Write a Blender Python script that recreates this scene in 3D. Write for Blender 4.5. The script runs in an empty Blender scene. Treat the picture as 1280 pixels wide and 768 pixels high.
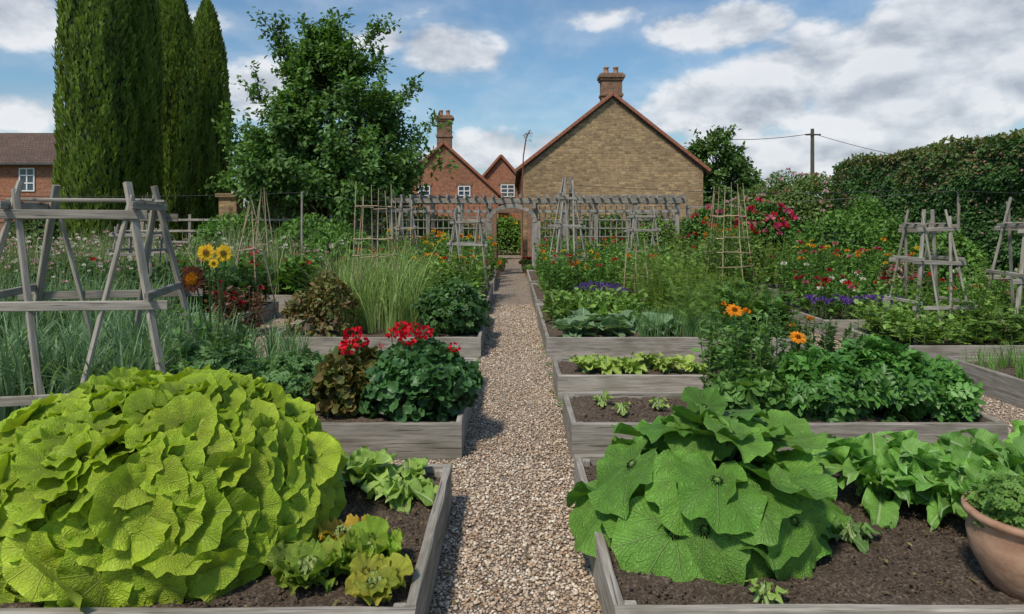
import bpy, math, random
import numpy as np
from mathutils import Vector
rng=np.random.default_rng(11); random.seed(5)
S=bpy.context.scene
A=np.array
def U(a,b,n=None): return rng.uniform(a,b,n)
# ---------------------------------------------------------------- noise
def _h(i,j,k):
    n=(i*73856093)^(j*19349663)^(k*83492791); n=n&0xffffff
    n=(n*((n*n*15731+789221)&0xffffff)+1376312589)&0x7fffff
    return n/float(0x7fffff)
def vn(p):
    p=np.asarray(p,float); i=np.floor(p).astype(np.int64); f=p-i; f=f*f*(3-2*f); r=0
    for a in (0,1):
        for b in (0,1):
            for c in (0,1):
                w=(f[...,0] if a else 1-f[...,0])*(f[...,1] if b else 1-f[...,1])*(f[...,2] if c else 1-f[...,2])
                r=r+w*_h(i[...,0]+a,i[...,1]+b,i[...,2]+c)
    return r
def nrm(v): 
    v=np.asarray(v,float); return v/np.maximum(np.linalg.norm(v,axis=-1,keepdims=True),1e-9)
# ---------------------------------------------------------------- mesh builder
class MB:
    def __init__(s): s.v=[];s.c=[];s.L=[];s.lo=[];s.t=[];s.mi=[];s.n=0
    def add(s,V,Fs,col=(.5,.5,.5),loc=None,mi=0):
        V=np.asarray(V,float).reshape(-1,3)
        if not isinstance(Fs,list): Fs=[Fs]
        s.v.append(V); s.c.append(np.broadcast_to(np.asarray(col,float),V.shape))
        s.L.append(V if loc is None else np.asarray(loc).reshape(-1,3))
        for F in Fs:
            F=np.asarray(F,np.int64); s.lo.append((F+s.n).ravel()); s.t.append(np.full(len(F),F.shape[1])); s.mi.append(np.full(len(F),mi))
        s.n+=len(V)
    def build(s,name,mats,parent=None,smooth=True):
        me=bpy.data.meshes.new(name); V=np.concatenate(s.v); lo=np.concatenate(s.lo); t=np.concatenate(s.t)
        me.vertices.add(len(V)); me.vertices.foreach_set('co',V.ravel().astype(np.float32))
        me.loops.add(len(lo)); me.loops.foreach_set('vertex_index',lo.astype(np.int32))
        me.polygons.add(len(t)); st=np.concatenate([[0],np.cumsum(t)[:-1]])
        me.polygons.foreach_set('loop_start',st.astype(np.int32)); me.polygons.foreach_set('loop_total',t.astype(np.int32))
        me.polygons.foreach_set('material_index',np.concatenate(s.mi).astype(np.int32))
        me.polygons.foreach_set('use_smooth',np.full(len(t),smooth))
        a=me.attributes.new('Col','FLOAT_COLOR','POINT'); C=np.concatenate(s.c); a.data.foreach_set('color',np.c_[C,np.ones(len(C))].ravel().astype(np.float32))
        a=me.attributes.new('loc','FLOAT_VECTOR','POINT'); a.data.foreach_set('vector',np.concatenate(s.L).ravel().astype(np.float32))
        me.update(calc_edges=True)
        o=bpy.data.objects.new(name,me); S.collection.objects.link(o)
        for m in (mats if isinstance(mats,list) else [mats]): me.materials.append(m)
        if parent: o.parent=parent
        return o
def empty(name):
    o=bpy.data.objects.new(name,None); S.collection.objects.link(o); return o
# ---------------------------------------------------------------- materials
def mk(name):
    m=bpy.data.materials.new(name); m.use_nodes=True; nt=m.node_tree
    b=nt.nodes['Principled BSDF']; return m,nt,b
def nd(nt,typ,ins=None,**kw):
    n=nt.nodes.new(typ)
    for k,v in kw.items(): setattr(n,k,v)
    if ins:
        for k,v in ins.items():
            if isinstance(v,bpy.types.NodeSocket): nt.links.new(v,n.inputs[k])
            else: n.inputs[k].default_value=v
    return n
def mth(nt,op,a,b=0.0,c=None,clamp=False):
    n=nt.nodes.new('ShaderNodeMath'); n.operation=op; n.use_clamp=clamp
    for i,v in enumerate([a,b]+([c] if c is not None else [])):
        if isinstance(v,bpy.types.NodeSocket): nt.links.new(v,n.inputs[i])
        else: n.inputs[i].default_value=v
    return n.outputs[0]
def mix(nt,f,a,b,bt='MIX'):
    n=nt.nodes.new('ShaderNodeMix'); n.data_type='RGBA'; n.blend_type=bt; n.clamp_factor=True
    for i,v in ((0,f),(6,a),(7,b)):
        if isinstance(v,bpy.types.NodeSocket): nt.links.new(v,n.inputs[i])
        else: n.inputs[i].default_value=(v if i==0 else (*v,1) if len(v)==3 else v)
    return n.outputs[2]
def ramp(nt,f,stops):
    n=nt.nodes.new('ShaderNodeValToRGB'); nt.links.new(f,n.inputs[0]); e=n.color_ramp.elements
    while len(e)<len(stops): e.new(.5)
    for i,(p,c) in enumerate(stops): e[i].position=p; e[i].color=(*c,1)
    return n.outputs[0]
def sstep(nt,x,a,b):
    n=nt.nodes.new('ShaderNodeMapRange'); n.interpolation_type='SMOOTHSTEP'; nt.links.new(x,n.inputs[0]); n.inputs[1].default_value=a; n.inputs[2].default_value=b; return n.outputs[0]
def foliage(name,rough=.5,tr=.25,veins=None,spec=.35,vs=.75,bs=.55):
    m,nt,b=mk(name); at=nd(nt,'ShaderNodeAttribute',attribute_name='Col'); c=at.outputs['Color']
    if veins:
        tc=nd(nt,'ShaderNodeTexCoord')
        n1=nd(nt,'ShaderNodeTexNoise',{'Vector':tc.outputs['Object'],'Scale':14.0,'Detail':3.0})
        c=nd(nt,'ShaderNodeVectorMath',{0:c,1:mth(nt,'MULTIPLY_ADD',n1.outputs[0],.8,.6)},operation='MULTIPLY').outputs[0]
        lo=nd(nt,'ShaderNodeAttribute',attribute_name='loc'); sp=nd(nt,'ShaderNodeSeparateXYZ',{0:lo.outputs['Vector']})
        x,y=sp.outputs[0],sp.outputs[1]; ax=mth(nt,'ABSOLUTE',x)
        nz=nd(nt,'ShaderNodeTexNoise',{'Vector':lo.outputs['Vector'],'Scale':4.0,'Detail':2.0}); jit=mth(nt,'MULTIPLY_ADD',nz.outputs[0],.5,-.25)
        if veins=='palm':
            r=mth(nt,'SQRT',mth(nt,'ADD',mth(nt,'MULTIPLY',x,x),mth(nt,'MULTIPLY',y,y)))
            a=mth(nt,'ARCTAN2',x,y); a=mth(nt,'ADD',a,mth(nt,'MULTIPLY',jit,.2))
            d=mth(nt,'MULTIPLY',mth(nt,'ABSOLUTE',mth(nt,'SINE',mth(nt,'MULTIPLY',a,4.5))),mth(nt,'MULTIPLY',r,.25))
            v1=mth(nt,'SUBTRACT',1.0,sstep(nt,d,.002,.012))
            t=mth(nt,'ADD',mth(nt,'SUBTRACT',mth(nt,'MULTIPLY',r,13.0),mth(nt,'MULTIPLY',d,26.0)),mth(nt,'MULTIPLY',jit,2.2))
        else:
            d=ax; v1=mth(nt,'SUBTRACT',1.0,sstep(nt,ax,.004,.016 if veins=='pin' else .045))
            t=mth(nt,'ADD',mth(nt,'SUBTRACT',mth(nt,'MULTIPLY',y,9.0),mth(nt,'MULTIPLY',ax,7.5)),mth(nt,'MULTIPLY',jit,1.2))
        q=mth(nt,'ABSOLUTE',mth(nt,'SUBTRACT',mth(nt,'FRACT',t),.5))
        v2=mth(nt,'SUBTRACT',1.0,sstep(nt,q,.02,.13))
        vo=nd(nt,'ShaderNodeTexVoronoi',{'Vector':lo.outputs['Vector'],'Scale':26.0},feature='DISTANCE_TO_EDGE')
        v3=mth(nt,'SUBTRACT',1.0,sstep(nt,vo.outputs[0],.0,.2))
        vv=mth(nt,'MAXIMUM',v1,mth(nt,'MULTIPLY',v2,.5)); vv=mth(nt,'MAXIMUM',vv,mth(nt,'MULTIPLY',v3,.22))
        lc=nd(nt,'ShaderNodeVectorMath',{0:c,1:(1.6,1.4,1.6)},operation='MULTIPLY').outputs[0]
        lc=mix(nt,.3,lc,(.45,.52,.25)) if veins!='rib' else mix(nt,.55,lc,(.5,.55,.38))
        c=mix(nt,mth(nt,'MULTIPLY',vv,vs),c,lc)
        hgt=mth(nt,'SUBTRACT',1.0,vv); bp=nd(nt,'ShaderNodeBump',{'Strength':bs,'Distance':.014,'Height':hgt}); nt.links.new(bp.outputs[0],b.inputs['Normal'])
    nt.links.new(c,b.inputs['Base Color']); b.inputs['Roughness'].default_value=rough; b.inputs['Specular IOR Level'].default_value=spec
    tl=nd(nt,'ShaderNodeBsdfTranslucent',{'Color':nd(nt,'ShaderNodeVectorMath',{0:c,1:(1.4,1.4,.6)},operation='MULTIPLY').outputs[0]})
    mx=nd(nt,'ShaderNodeMixShader',{0:tr,1:b.outputs[0],2:tl.outputs[0]}); nt.links.new(mx.outputs[0],nt.nodes['Material Output'].inputs[0])
    return m
FOL=foliage('leaf_foliage',.55,.3); GLO=foliage('glossy_leaf',.42,.22); PALM=foliage('chartreuse_leaf',.5,.28,'palm',.3,.7,.8); PALM2=foliage('palmate_veined_leaf',.5,.22,'palm',.3,.85,.9); PIN=foliage('veined_leaf',.45,.25,'pin'); RIB=foliage('ribbed_leaf',.45,.25,'rib')
PET=foliage('flower_petal',.6,.25,None,.15)
def wood_mat(name,ca,cb,cs):
    m,nt,b=mk(name); lo=nd(nt,'ShaderNodeAttribute',attribute_name='loc')
    mp=nd(nt,'ShaderNodeMapping',{'Vector':lo.outputs['Vector'],'Scale':(1.2,22.,22.)})
    n1=nd(nt,'ShaderNodeTexNoise',{'Vector':mp.outputs[0],'Scale':2.0,'Detail':6.0,'Roughness':.65,'Distortion':.3})
    mp2=nd(nt,'ShaderNodeMapping',{'Vector':lo.outputs['Vector'],'Scale':(2.,5.,5.)})
    n2=nd(nt,'ShaderNodeTexNoise',{'Vector':mp2.outputs[0],'Scale':1.6,'Detail':4.0})
    mp3=nd(nt,'ShaderNodeMapping',{'Vector':lo.outputs['Vector'],'Scale':(1.5,60.,60.)})
    n3=nd(nt,'ShaderNodeTexNoise',{'Vector':mp3.outputs[0],'Scale':1.3,'Detail':2.0})
    c=ramp(nt,n1.outputs[0],[(.3,ca),(.62,cb)])
    c=mix(nt,mth(nt,'MULTIPLY',sstep(nt,n2.outputs[0],.42,.72),.75),c,cs)
    cr=sstep(nt,n3.outputs[0],.62,.7); c=mix(nt,mth(nt,'MULTIPLY',cr,.65),c,(.045,.038,.03))
    at=nd(nt,'ShaderNodeAttribute',attribute_name='Col')
    c=nd(nt,'ShaderNodeVectorMath',{0:c,1:at.outputs['Color']},operation='MULTIPLY').outputs[0]
    nt.links.new(c,b.inputs['Base Color']); b.inputs['Roughness'].default_value=.85; b.inputs['Specular IOR Level'].default_value=.2
    h=mth(nt,'SUBTRACT',n1.outputs[0],mth(nt,'MULTIPLY',cr,.8)); bp=nd(nt,'ShaderNodeBump',{'Strength':.5,'Distance':.008,'Height':h}); nt.links.new(bp.outputs[0],b.inputs['Normal'])
    return m
WOOD=wood_mat('weathered_wood',(.19,.17,.145),(.40,.365,.32),(.19,.17,.13))
CANE=wood_mat('bamboo_cane',(.3,.22,.13),(.48,.38,.25),(.25,.2,.13))
BARK=wood_mat('bark',(.06,.05,.04),(.14,.12,.09),(.07,.075,.05))
def soil_mat():
    m,nt,b=mk('garden_soil'); tc=nd(nt,'ShaderNodeTexCoord')
    n1=nd(nt,'ShaderNodeTexNoise',{'Vector':tc.outputs['Object'],'Scale':55.,'Detail':6.,'Roughness':.75})
    n2=nd(nt,'ShaderNodeTexNoise',{'Vector':tc.outputs['Object'],'Scale':3.,'Detail':3.})
    c=ramp(nt,n1.outputs[0],[(.3,(.035,.025,.018)),(.5,(.115,.083,.06)),(.68,(.36,.285,.22))])
    c=mix(nt,mth(nt,'MULTIPLY',n2.outputs[0],.45),c,(.085,.06,.043))
    nt.links.new(c,b.inputs['Base Color']); b.inputs['Roughness'].default_value=.95; b.inputs['Specular IOR Level'].default_value=.15
    bp=nd(nt,'ShaderNodeBump',{'Strength':1.,'Distance':.02,'Height':n1.outputs[0]}); nt.links.new(bp.outputs[0],b.inputs['Normal']); return m
SOIL=soil_mat()
PEBR=[(0.,(.15,.10,.065)),(.2,(.42,.28,.18)),(.45,(.57,.43,.30)),(.65,(.43,.35,.27)),(.82,(.70,.57,.43)),(1.,(.78,.70,.58))]
def pebble_mat():
    m,nt,b=mk('pebble_stone'); g=nd(nt,'ShaderNodeNewGeometry'); c=ramp(nt,g.outputs['Random Per Island'],PEBR)
    tc=nd(nt,'ShaderNodeTexCoord'); n=nd(nt,'ShaderNodeTexNoise',{'Vector':tc.outputs['Object'],'Scale':90.,'Detail':2.})
    c=mix(nt,.3,c,ramp(nt,n.outputs[0],[(.3,(.4,.4,.4)),(.7,(1,1,1))]),'MULTIPLY')
    nt.links.new(c,b.inputs['Base Color']); b.inputs['Roughness'].default_value=.75; return m
PEB=pebble_mat()
def gravel_mat():
    m,nt,b=mk('gravel_surface'); tc=nd(nt,'ShaderNodeTexCoord')
    v=nd(nt,'ShaderNodeTexVoronoi',{'Vector':tc.outputs['Object'],'Scale':42.}); e=nd(nt,'ShaderNodeTexVoronoi',{'Vector':tc.outputs['Object'],'Scale':42.},feature='DISTANCE_TO_EDGE')
    sp=nd(nt,'ShaderNodeSeparateXYZ',{0:v.outputs['Color']}); c=ramp(nt,sp.outputs[0],PEBR)
    s=sstep(nt,e.outputs[0],.0,.18); n=nd(nt,'ShaderNodeTexNoise',{'Vector':tc.outputs['Object'],'Scale':1.5,'Detail':4.})
    c=mix(nt,s,(.13,.10,.075),c); c=mix(nt,mth(nt,'MULTIPLY',n.outputs[0],.35),c,(.36,.28,.21))
    nt.links.new(c,b.inputs['Base Color']); b.inputs['Roughness'].default_value=.85
    bp=nd(nt,'ShaderNodeBump',{'Strength':.9,'Distance':.015,'Height':s}); nt.links.new(bp.outputs[0],b.inputs['Normal']); return m
GRAV=gravel_mat()
def simple(name,c1,c2,scale=6.,rough=.8,bump=.2,metal=0):
    m,nt,b=mk(name); tc=nd(nt,'ShaderNodeTexCoord'); n=nd(nt,'ShaderNodeTexNoise',{'Vector':tc.outputs['Object'],'Scale':scale,'Detail':6.,'Roughness':.6})
    nt.links.new(ramp(nt,n.outputs[0],[(.3,c1),(.7,c2)]),b.inputs['Base Color']); b.inputs['Roughness'].default_value=rough; b.inputs['Metallic'].default_value=metal
    bp=nd(nt,'ShaderNodeBump',{'Strength':bump,'Distance':.02,'Height':n.outputs[0]}); nt.links.new(bp.outputs[0],b.inputs['Normal']); return m
def brick_mat(name,c1,c2,mort,bw,bh,scale=1.,var=.5,ms=.012):
    m,nt,b=mk(name); tc=nd(nt,'ShaderNodeTexCoord'); sp=nd(nt,'ShaderNodeSeparateXYZ',{0:tc.outputs['Object']})
    nz=nd(nt,'ShaderNodeTexNoise',{'Vector':tc.outputs['Object'],'Scale':2.5,'Detail':3.})
    u=mth(nt,'ADD',mth(nt,'ADD',sp.outputs[0],sp.outputs[1]),mth(nt,'MULTIPLY',nz.outputs[0],var*.25)); w=mth(nt,'ADD',sp.outputs[2],mth(nt,'MULTIPLY',nz.outputs[0],var*.12))
    cb=nd(nt,'ShaderNodeCombineXYZ',{0:u,1:w,2:0.})
    br=nd(nt,'ShaderNodeTexBrick',{'Vector':cb.outputs[0],'Color1':(*c1,1),'Color2':(*c2,1),'Mortar':(*mort,1),'Scale':1.,'Mortar Size':ms,'Brick Width':bw,'Row Height':bh,'Bias':0.})
    n2=nd(nt,'ShaderNodeTexNoise',{'Vector':tc.outputs['Object'],'Scale':5.,'Detail':8.,'Roughness':.7})
    n3=nd(nt,'ShaderNodeTexNoise',{'Vector':tc.outputs['Object'],'Scale':.5,'Detail':4.})
    c=mix(nt,.75,br.outputs[0],ramp(nt,n2.outputs[0],[(.3,(.45,.42,.4)),(.68,(1.25,1.2,1.15))]),'MULTIPLY')
    c=mix(nt,.5,c,ramp(nt,n3.outputs[0],[(.3,(.6,.6,.6)),(.7,(1.15,1.15,1.15))]),'MULTIPLY')
    nt.links.new(c,b.inputs['Base Color']); b.inputs['Roughness'].default_value=.92
    h=mth(nt,'ADD',mth(nt,'SUBTRACT',1.,br.outputs[1]),n2.outputs[0]); bp=nd(nt,'ShaderNodeBump',{'Strength':.8,'Distance':.04,'Height':h}); nt.links.new(bp.outputs[0],b.inputs['Normal']); return m
STONE=brick_mat('buff_stone_wall',(.50,.355,.185),(.28,.19,.10),(.40,.31,.20),.34,.13,var=1.3,ms=.014)
RBRICK=brick_mat('red_brick_wall',(.50,.17,.07),(.34,.115,.05),(.38,.29,.22),.24,.085,var=.1)
CBRICK=brick_mat('chimney_brick',(.38,.18,.10),(.24,.12,.07),(.3,.24,.18),.24,.085,var=.1)
TILE=brick_mat('roof_tile',(.17,.10,.07),(.12,.08,.06),(.05,.035,.03),.2,.14,var=.05)
TILER=brick_mat('red_roof_tile',(.36,.15,.07),(.26,.11,.06),(.08,.04,.03),.2,.14,var=.05)
VERGE=simple('terracotta_verge',(.24,.09,.05),(.36,.14,.08),4.)
WHITE=simple('white_paint',(.7,.7,.68),(.8,.8,.78),3.,.5,.05)
GLASS=simple('window_glass',(.03,.045,.06),(.07,.1,.13),.8,.08,.0)
TERRA=simple('terracotta',(.28,.14,.08),(.48,.30,.20),9.,.9,.3)
METAL=simple('dark_wire',(.08,.08,.08),(.14,.14,.13),5.,.5,.0,.6)
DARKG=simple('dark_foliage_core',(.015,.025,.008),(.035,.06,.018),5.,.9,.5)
# ---------------------------------------------------------------- primitives
def beam(mb,p0,p1,w,h,up=(0,0,1),ch=.006,seg=1,jit=0.,tint=1.):
    p0=A(p0,float);p1=A(p1,float);d=p1-p0;L=np.linalg.norm(d);y=d/L;up=A(up,float)
    x=np.cross(y,up); 
    if np.linalg.norm(x)<1e-3: x=np.cross(y,A([1.,0,0]))
    x=nrm(x); z=np.cross(x,y); a,b=w/2,h/2
    cs=A([(-a+ch,-b),(a-ch,-b),(a,-b+ch),(a,b-ch),(a-ch,b),(-a+ch,b),(-a,b-ch),(-a,-b+ch)])
    n=seg+1; V=[];LO=[];off=U(0,50,3)
    for i in range(n):
        t=i/seg; c=cs+rng.normal(0,jit,(8,2)) if jit else cs
        V.append(p0+d*t+c[:,:1]*x+c[:,1:]*z); LO.append(np.c_[np.full(8,L*t),c]+off)
    V=np.concatenate(V);F=[]
    for i in range(seg):
        for j in range(8): F.append((i*8+j,i*8+(j+1)%8,(i+1)*8+(j+1)%8,(i+1)*8+j))
    caps=[list(range(7,-1,-1)),[seg*8+j for j in range(8)]]
    tt=tint*U(.8,1.15)
    mb.add(V,[A(F),A(caps)],(tt,tt,tt*.99),np.concatenate(LO))
def tube(mb,pts,rad,k=6,col=(1,1,1),mi=0):
    pts=A(pts,float);n=len(pts);rad=np.broadcast_to(A(rad,float),(n,)); T=nrm(np.gradient(pts,axis=0))
    ref=A([0.31,.2,1.]) if abs(T[0][2])<.9 else A([1.,.1,0]); V=[];LO=[];acc=0;off=U(0,30)
    for i in range(n):
        x=nrm(np.cross(T[i],ref));z=np.cross(x,T[i]);an=np.linspace(0,2*np.pi,k,endpoint=False)
        V.append(pts[i]+rad[i]*(np.cos(an)[:,None]*x+np.sin(an)[:,None]*z))
        if i: acc+=np.linalg.norm(pts[i]-pts[i-1])
        LO.append(np.c_[np.full(k,acc+off),np.cos(an)*rad[i],np.sin(an)*rad[i]])
    F=[(i*k+j,i*k+(j+1)%k,(i+1)*k+(j+1)%k,(i+1)*k+j) for i in range(n-1) for j in range(k)]
    mb.add(np.concatenate(V),A(F),col,np.concatenate(LO),mi)
def box(mb,x0,x1,y0,y1,z0,z1,mi=0):
    V=[(x,y,z) for z in (z0,z1) for y in (y0,y1) for x in (x0,x1)]
    mb.add(V,A([(0,2,3,1),(4,5,7,6),(0,1,5,4),(2,6,7,3),(0,4,6,2),(1,3,7,5)]),(1,1,1),None,mi)
def lathe(mb,c,prof,k=32,mi=0,col=(1,1,1)):
    prof=A(prof,float);an=np.linspace(0,2*np.pi,k,endpoint=False)
    V=np.concatenate([np.c_[c[0]+r*np.cos(an),c[1]+r*np.sin(an),np.full(k,c[2]+z)] for r,z in prof])
    F=[(i*k+j,i*k+(j+1)%k,(i+1)*k+(j+1)%k,(i+1)*k+j) for i in range(len(prof)-1) for j in range(k)]
    mb.add(V,A(F),col,None,mi)
# leaf templates (axis +Y, normal +Z, unit length)
def T_oval(w=.3,f=.1):
    V=A([(0,0,0),(-w*.8,.3,f),(-w*.75,.65,f*.8),(0,1,-.05),(w*.75,.65,f*.8),(w*.8,.3,f)])
    return dict(V=V,F=[A([(0,3,2,1),(0,5,4,3)])],C=None,L=V)
def T_round(n=12,cup=.15):
    an=np.linspace(0,2*np.pi,n,endpoint=False); r=.5*(1+.1*np.cos(an*6)); r[n//2]*=.55 if n%2==0 else 1
    V=np.r_[[(0,.45,0)],np.c_[np.sin(an)*r,.5+np.cos(an)*r,cup*(1+.6*np.sin(an*3))]]
    F=A([(0,1+(i+1)%n,1+i) for i in range(n)]); C=np.ones((n+1,3)); C[0]=.75
    return dict(V=V,F=[F],C=C,L=V)
def T_blob(T,items):
    V=[];F=[];n=0;tv=T['V']
    for (p,d,nm,s) in items:
        d=nrm(d);nm=A(nm,float);z=nrm(nm-d*(nm@d));x=np.cross(d,z);R=np.stack([x,d,z],1)
        V.append((R@(tv*s).T).T+A(p)); F+= [f+n for f in T['F']]; n+=len(tv)
    V=np.concatenate(V); k={}
    for f in F: k.setdefault(f.shape[1],[]).append(f)
    return dict(V=V,F=[np.concatenate(v) for v in k.values()],C=None,L=V)
def T_compound(n=3,w=.32,ls=.42):
    o=T_oval(w,.08);it=[((0,.62,0),(0,1,-.1),(0,0,1),ls)]
    for i in range(n):
        y=.15+.45*i/max(1,n-1)
        for s in(-1,1): it.append(((0,y,0),(s*.9,.45,-.1*U(0,1)),(U(-.2,.2),0,1),ls*U(.8,1)))
    T=T_blob(o,it); V=np.r_[T['V'],[(-.012,0,0),(.012,0,0),(.008,.7,0),(-.008,.7,0)]]; n0=len(V)-4
    T['V']=V;T['L']=V;T['F']=[np.concatenate([T['F'][0],A([(n0,n0+1,n0+2,n0+3)])])]; return T
OV=T_oval(); NARROW=T_oval(.13,.04); WIDE=T_oval(.42,.1); RND=T_round(); COMP=T_compound(3); FEATH=T_compound(5,.1,.34)
def T_palm(nr=8,na=54,ruf=.07,cup=.1,seed=0,droop=.2,el=.16,notch=.5,lobe=.06,fine=.025,back=0.,lowf=1.,cmin=.82,nw=.22):
    r=np.random.default_rng(seed); th=np.linspace(-np.pi,np.pi,na,endpoint=False); rho=np.linspace(0,1,nr+1)[1:]**.85
    R=.52*(1+el*np.cos(th))*(1-notch*np.exp(-((np.abs(np.abs(th)-np.pi))/nw)**2))*(1+lobe*np.abs(np.cos(4.5*th))**.6+fine*np.abs(np.cos(9*th+.3))**.5+fine*.5*np.cos(17*th+seed))
    R=R*(1+.05*np.sin(2*th+r.uniform(0,6)))
    P,H=np.meshgrid(rho,th,indexing='ij'); RR=P*R; X=RR*np.sin(H);Y=RR*np.cos(H)
    p1,p2,p3=r.uniform(0,6,3); fr=np.clip(.5+.8*np.cos(H),0,1)
    Z=cup*P**2*fr-back*P**1.5*(1-fr)-droop*P**2*np.maximum(0,np.cos(H))*.8-.01+(ruf*lowf*P**3*np.sin(5*H+p1)+ruf*.75*P**4*np.sin(9*H+p2)+ruf*.5*P**5*np.sin(16*H+p3))*(.35+.65*fr)
    Z+=.018*P*np.abs(np.sin(4.5*H))
    V=np.r_[[(0,0,0)],np.stack([X,Y,Z],-1).reshape(-1,3)]
    F4=[(1+i*na+j,1+i*na+(j+1)%na,1+(i+1)*na+(j+1)%na,1+(i+1)*na+j) for i in range(nr-1) for j in range(na)]
    F3=[(0,1+(j+1)%na,1+j) for j in range(na)]
    C=np.ones((len(V),3))*cmin; C[1:]=(cmin+(1.07-cmin)*P.reshape(-1,1)**2)  # recess shade put into vertex colour for depth: leaf centre darker than rim
    L=V.copy();L[:,2]=0
    return dict(V=V,F=[A(F4)[:,::-1],A(F3)],C=C,L=L)
def T_pin(nu=16,nv=20,wid=.36,droop=.3,wave=.04,seed=0,fold=.12,shape=.7,ex=.72):
    r=np.random.default_rng(seed); v=np.linspace(0,1,nv+1);u=np.linspace(-1,1,nu+1); Vv,Uu=np.meshgrid(v,u,indexing='ij')
    w=wid*np.sin(np.pi*np.clip(Vv,0,1)**shape)**ex*(1+.06*np.sin(Vv*28+r.uniform(0,6)))+.004
    X=Uu*w; Y=Vv-.12*np.abs(Uu)**1.5*(1-Vv)*wid/.36; p1,p2=r.uniform(0,6,2)
    Z=fold*np.abs(Uu)*w*2-droop*Vv**2+wave*np.abs(Uu)**2.5*np.sin(Vv*13+p1+Uu)+wave*.6*np.abs(Uu)**3*np.sin(Vv*27+p2)
    Z+=.008*np.sin((Vv*9-np.abs(X)*7.5)*2*np.pi)*np.abs(Uu)
    V=np.stack([X,Y,Z],-1).reshape(-1,3); m=nu+1
    F=[(i*m+j,i*m+j+1,(i+1)*m+j+1,(i+1)*m+j) for i in range(nv) for j in range(nu)]
    L=V.copy();L[:,2]=0
    return dict(V=V,F=[A(F)],C=None,L=L)
def inst(mb,T,pos,d,nm,sc,col,mi=0,lz=True):
    pos=np.atleast_2d(pos);K=len(pos);d=nrm(np.broadcast_to(d,(K,3)));nm=np.broadcast_to(nm,(K,3))
    z=nrm(nm-d*np.sum(nm*d,1,keepdims=True)+1e-6);x=np.cross(d,z);R=np.stack([x,d,z],2)
    V=T['V'];sc=np.broadcast_to(A(sc,float),(K,)); VV=np.einsum('kij,vj->kvi',R,V)*sc[:,None,None]+pos[:,None]
    col=np.broadcast_to(A(col,float),(K,3))[:,None]*(np.ones((1,len(V),1)) if T['C'] is None else T['C'][None])
    L=np.repeat(T['L'][None],K,0).copy(); L[:,:,2]=U(0,40,K)[:,None]
    Fs=[(f[None]+(np.arange(K)*len(V))[:,None,None]).reshape(-1,f.shape[1]) for f in T['F']]
    mb.add(VV,Fs,col.reshape(-1,3),L,mi)
def cols(a,b,n,v=.25):
    t=U(0,1,n)[:,None]; return (A(a)*(1-t)+A(b)*t)*U(1-v,1+v,n)[:,None]
def rdir(n): return nrm(rng.normal(0,1,(n,3)))
def blades(mb,P,az,h,bend,w,col,seg=5,taper=1,mi=0,arch=0.):
    n=len(P);t=np.linspace(0,1,seg+1);D=np.c_[np.cos(az),np.sin(az),np.zeros(n)];h=np.broadcast_to(h,(n,));bend=np.broadcast_to(bend,(n,));w=np.broadcast_to(w,(n,))
    fa=az+np.pi/2+U(-.6,.6,n);W=np.c_[np.cos(fa),np.sin(fa),np.zeros(n)]
    C=P[:,None]+D[:,None]*(bend[:,None]*t**1.8)[...,None]; C[:,:,2]+=h[:,None]*t-(arch*bend)[:,None]*t**3
    ww=(w[:,None]*((1-t)**.6 if taper else np.ones_like(t))+.0008)[...,None]*.5
    V=np.stack([C-W[:,None]*ww,C+W[:,None]*ww],2).reshape(n,-1,3); m=2*(seg+1)
    F=A([(2*i,2*i+1,2*i+3,2*i+2) for i in range(seg)]); F=(F[None]+(np.arange(n)*m)[:,None,None]).reshape(-1,4)
    mb.add(V,F,np.repeat(np.broadcast_to(col,(n,3))[:,None],m,1).reshape(-1,3),None,mi)
    return C
def leafball(mb,blobs,n,size,ca,cb,T=OV,inner=.55,up=.5,lump=.25,mi=0,v=.25,zmin=.26):
    tot=sum(b[1][0]*b[1][2] for b in blobs)
    for c,r in blobs:
        k=int(n*r[0]*r[2]/tot); d=rdir(k); d[:,2]=np.abs(d[:,2])*np.where(U(0,1,k)<.8,1,-1)
        rr=U(inner,1,k)**.6*(1+lump*(vn(d*2.2+A(c))-.5)*2); p=A(c)+d*A(r)*rr[:,None]
        ok=p[:,2]>zmin; p=p[ok];d=d[ok];k=len(p)
        nm=nrm(d+A([0,0,up])+rng.normal(0,.35,(k,3))); ax=nrm(d*.7+rng.normal(0,.6,(k,3))+A([0,0,-.15]))
        s=(size*U(.6,1.25,k)); inst(mb,T,p-ax*s[:,None]*.5,ax,nm,s,cols(ca,cb,k,v)*(.65+.5*vn(p*3.)[:,None]),mi)
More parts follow.
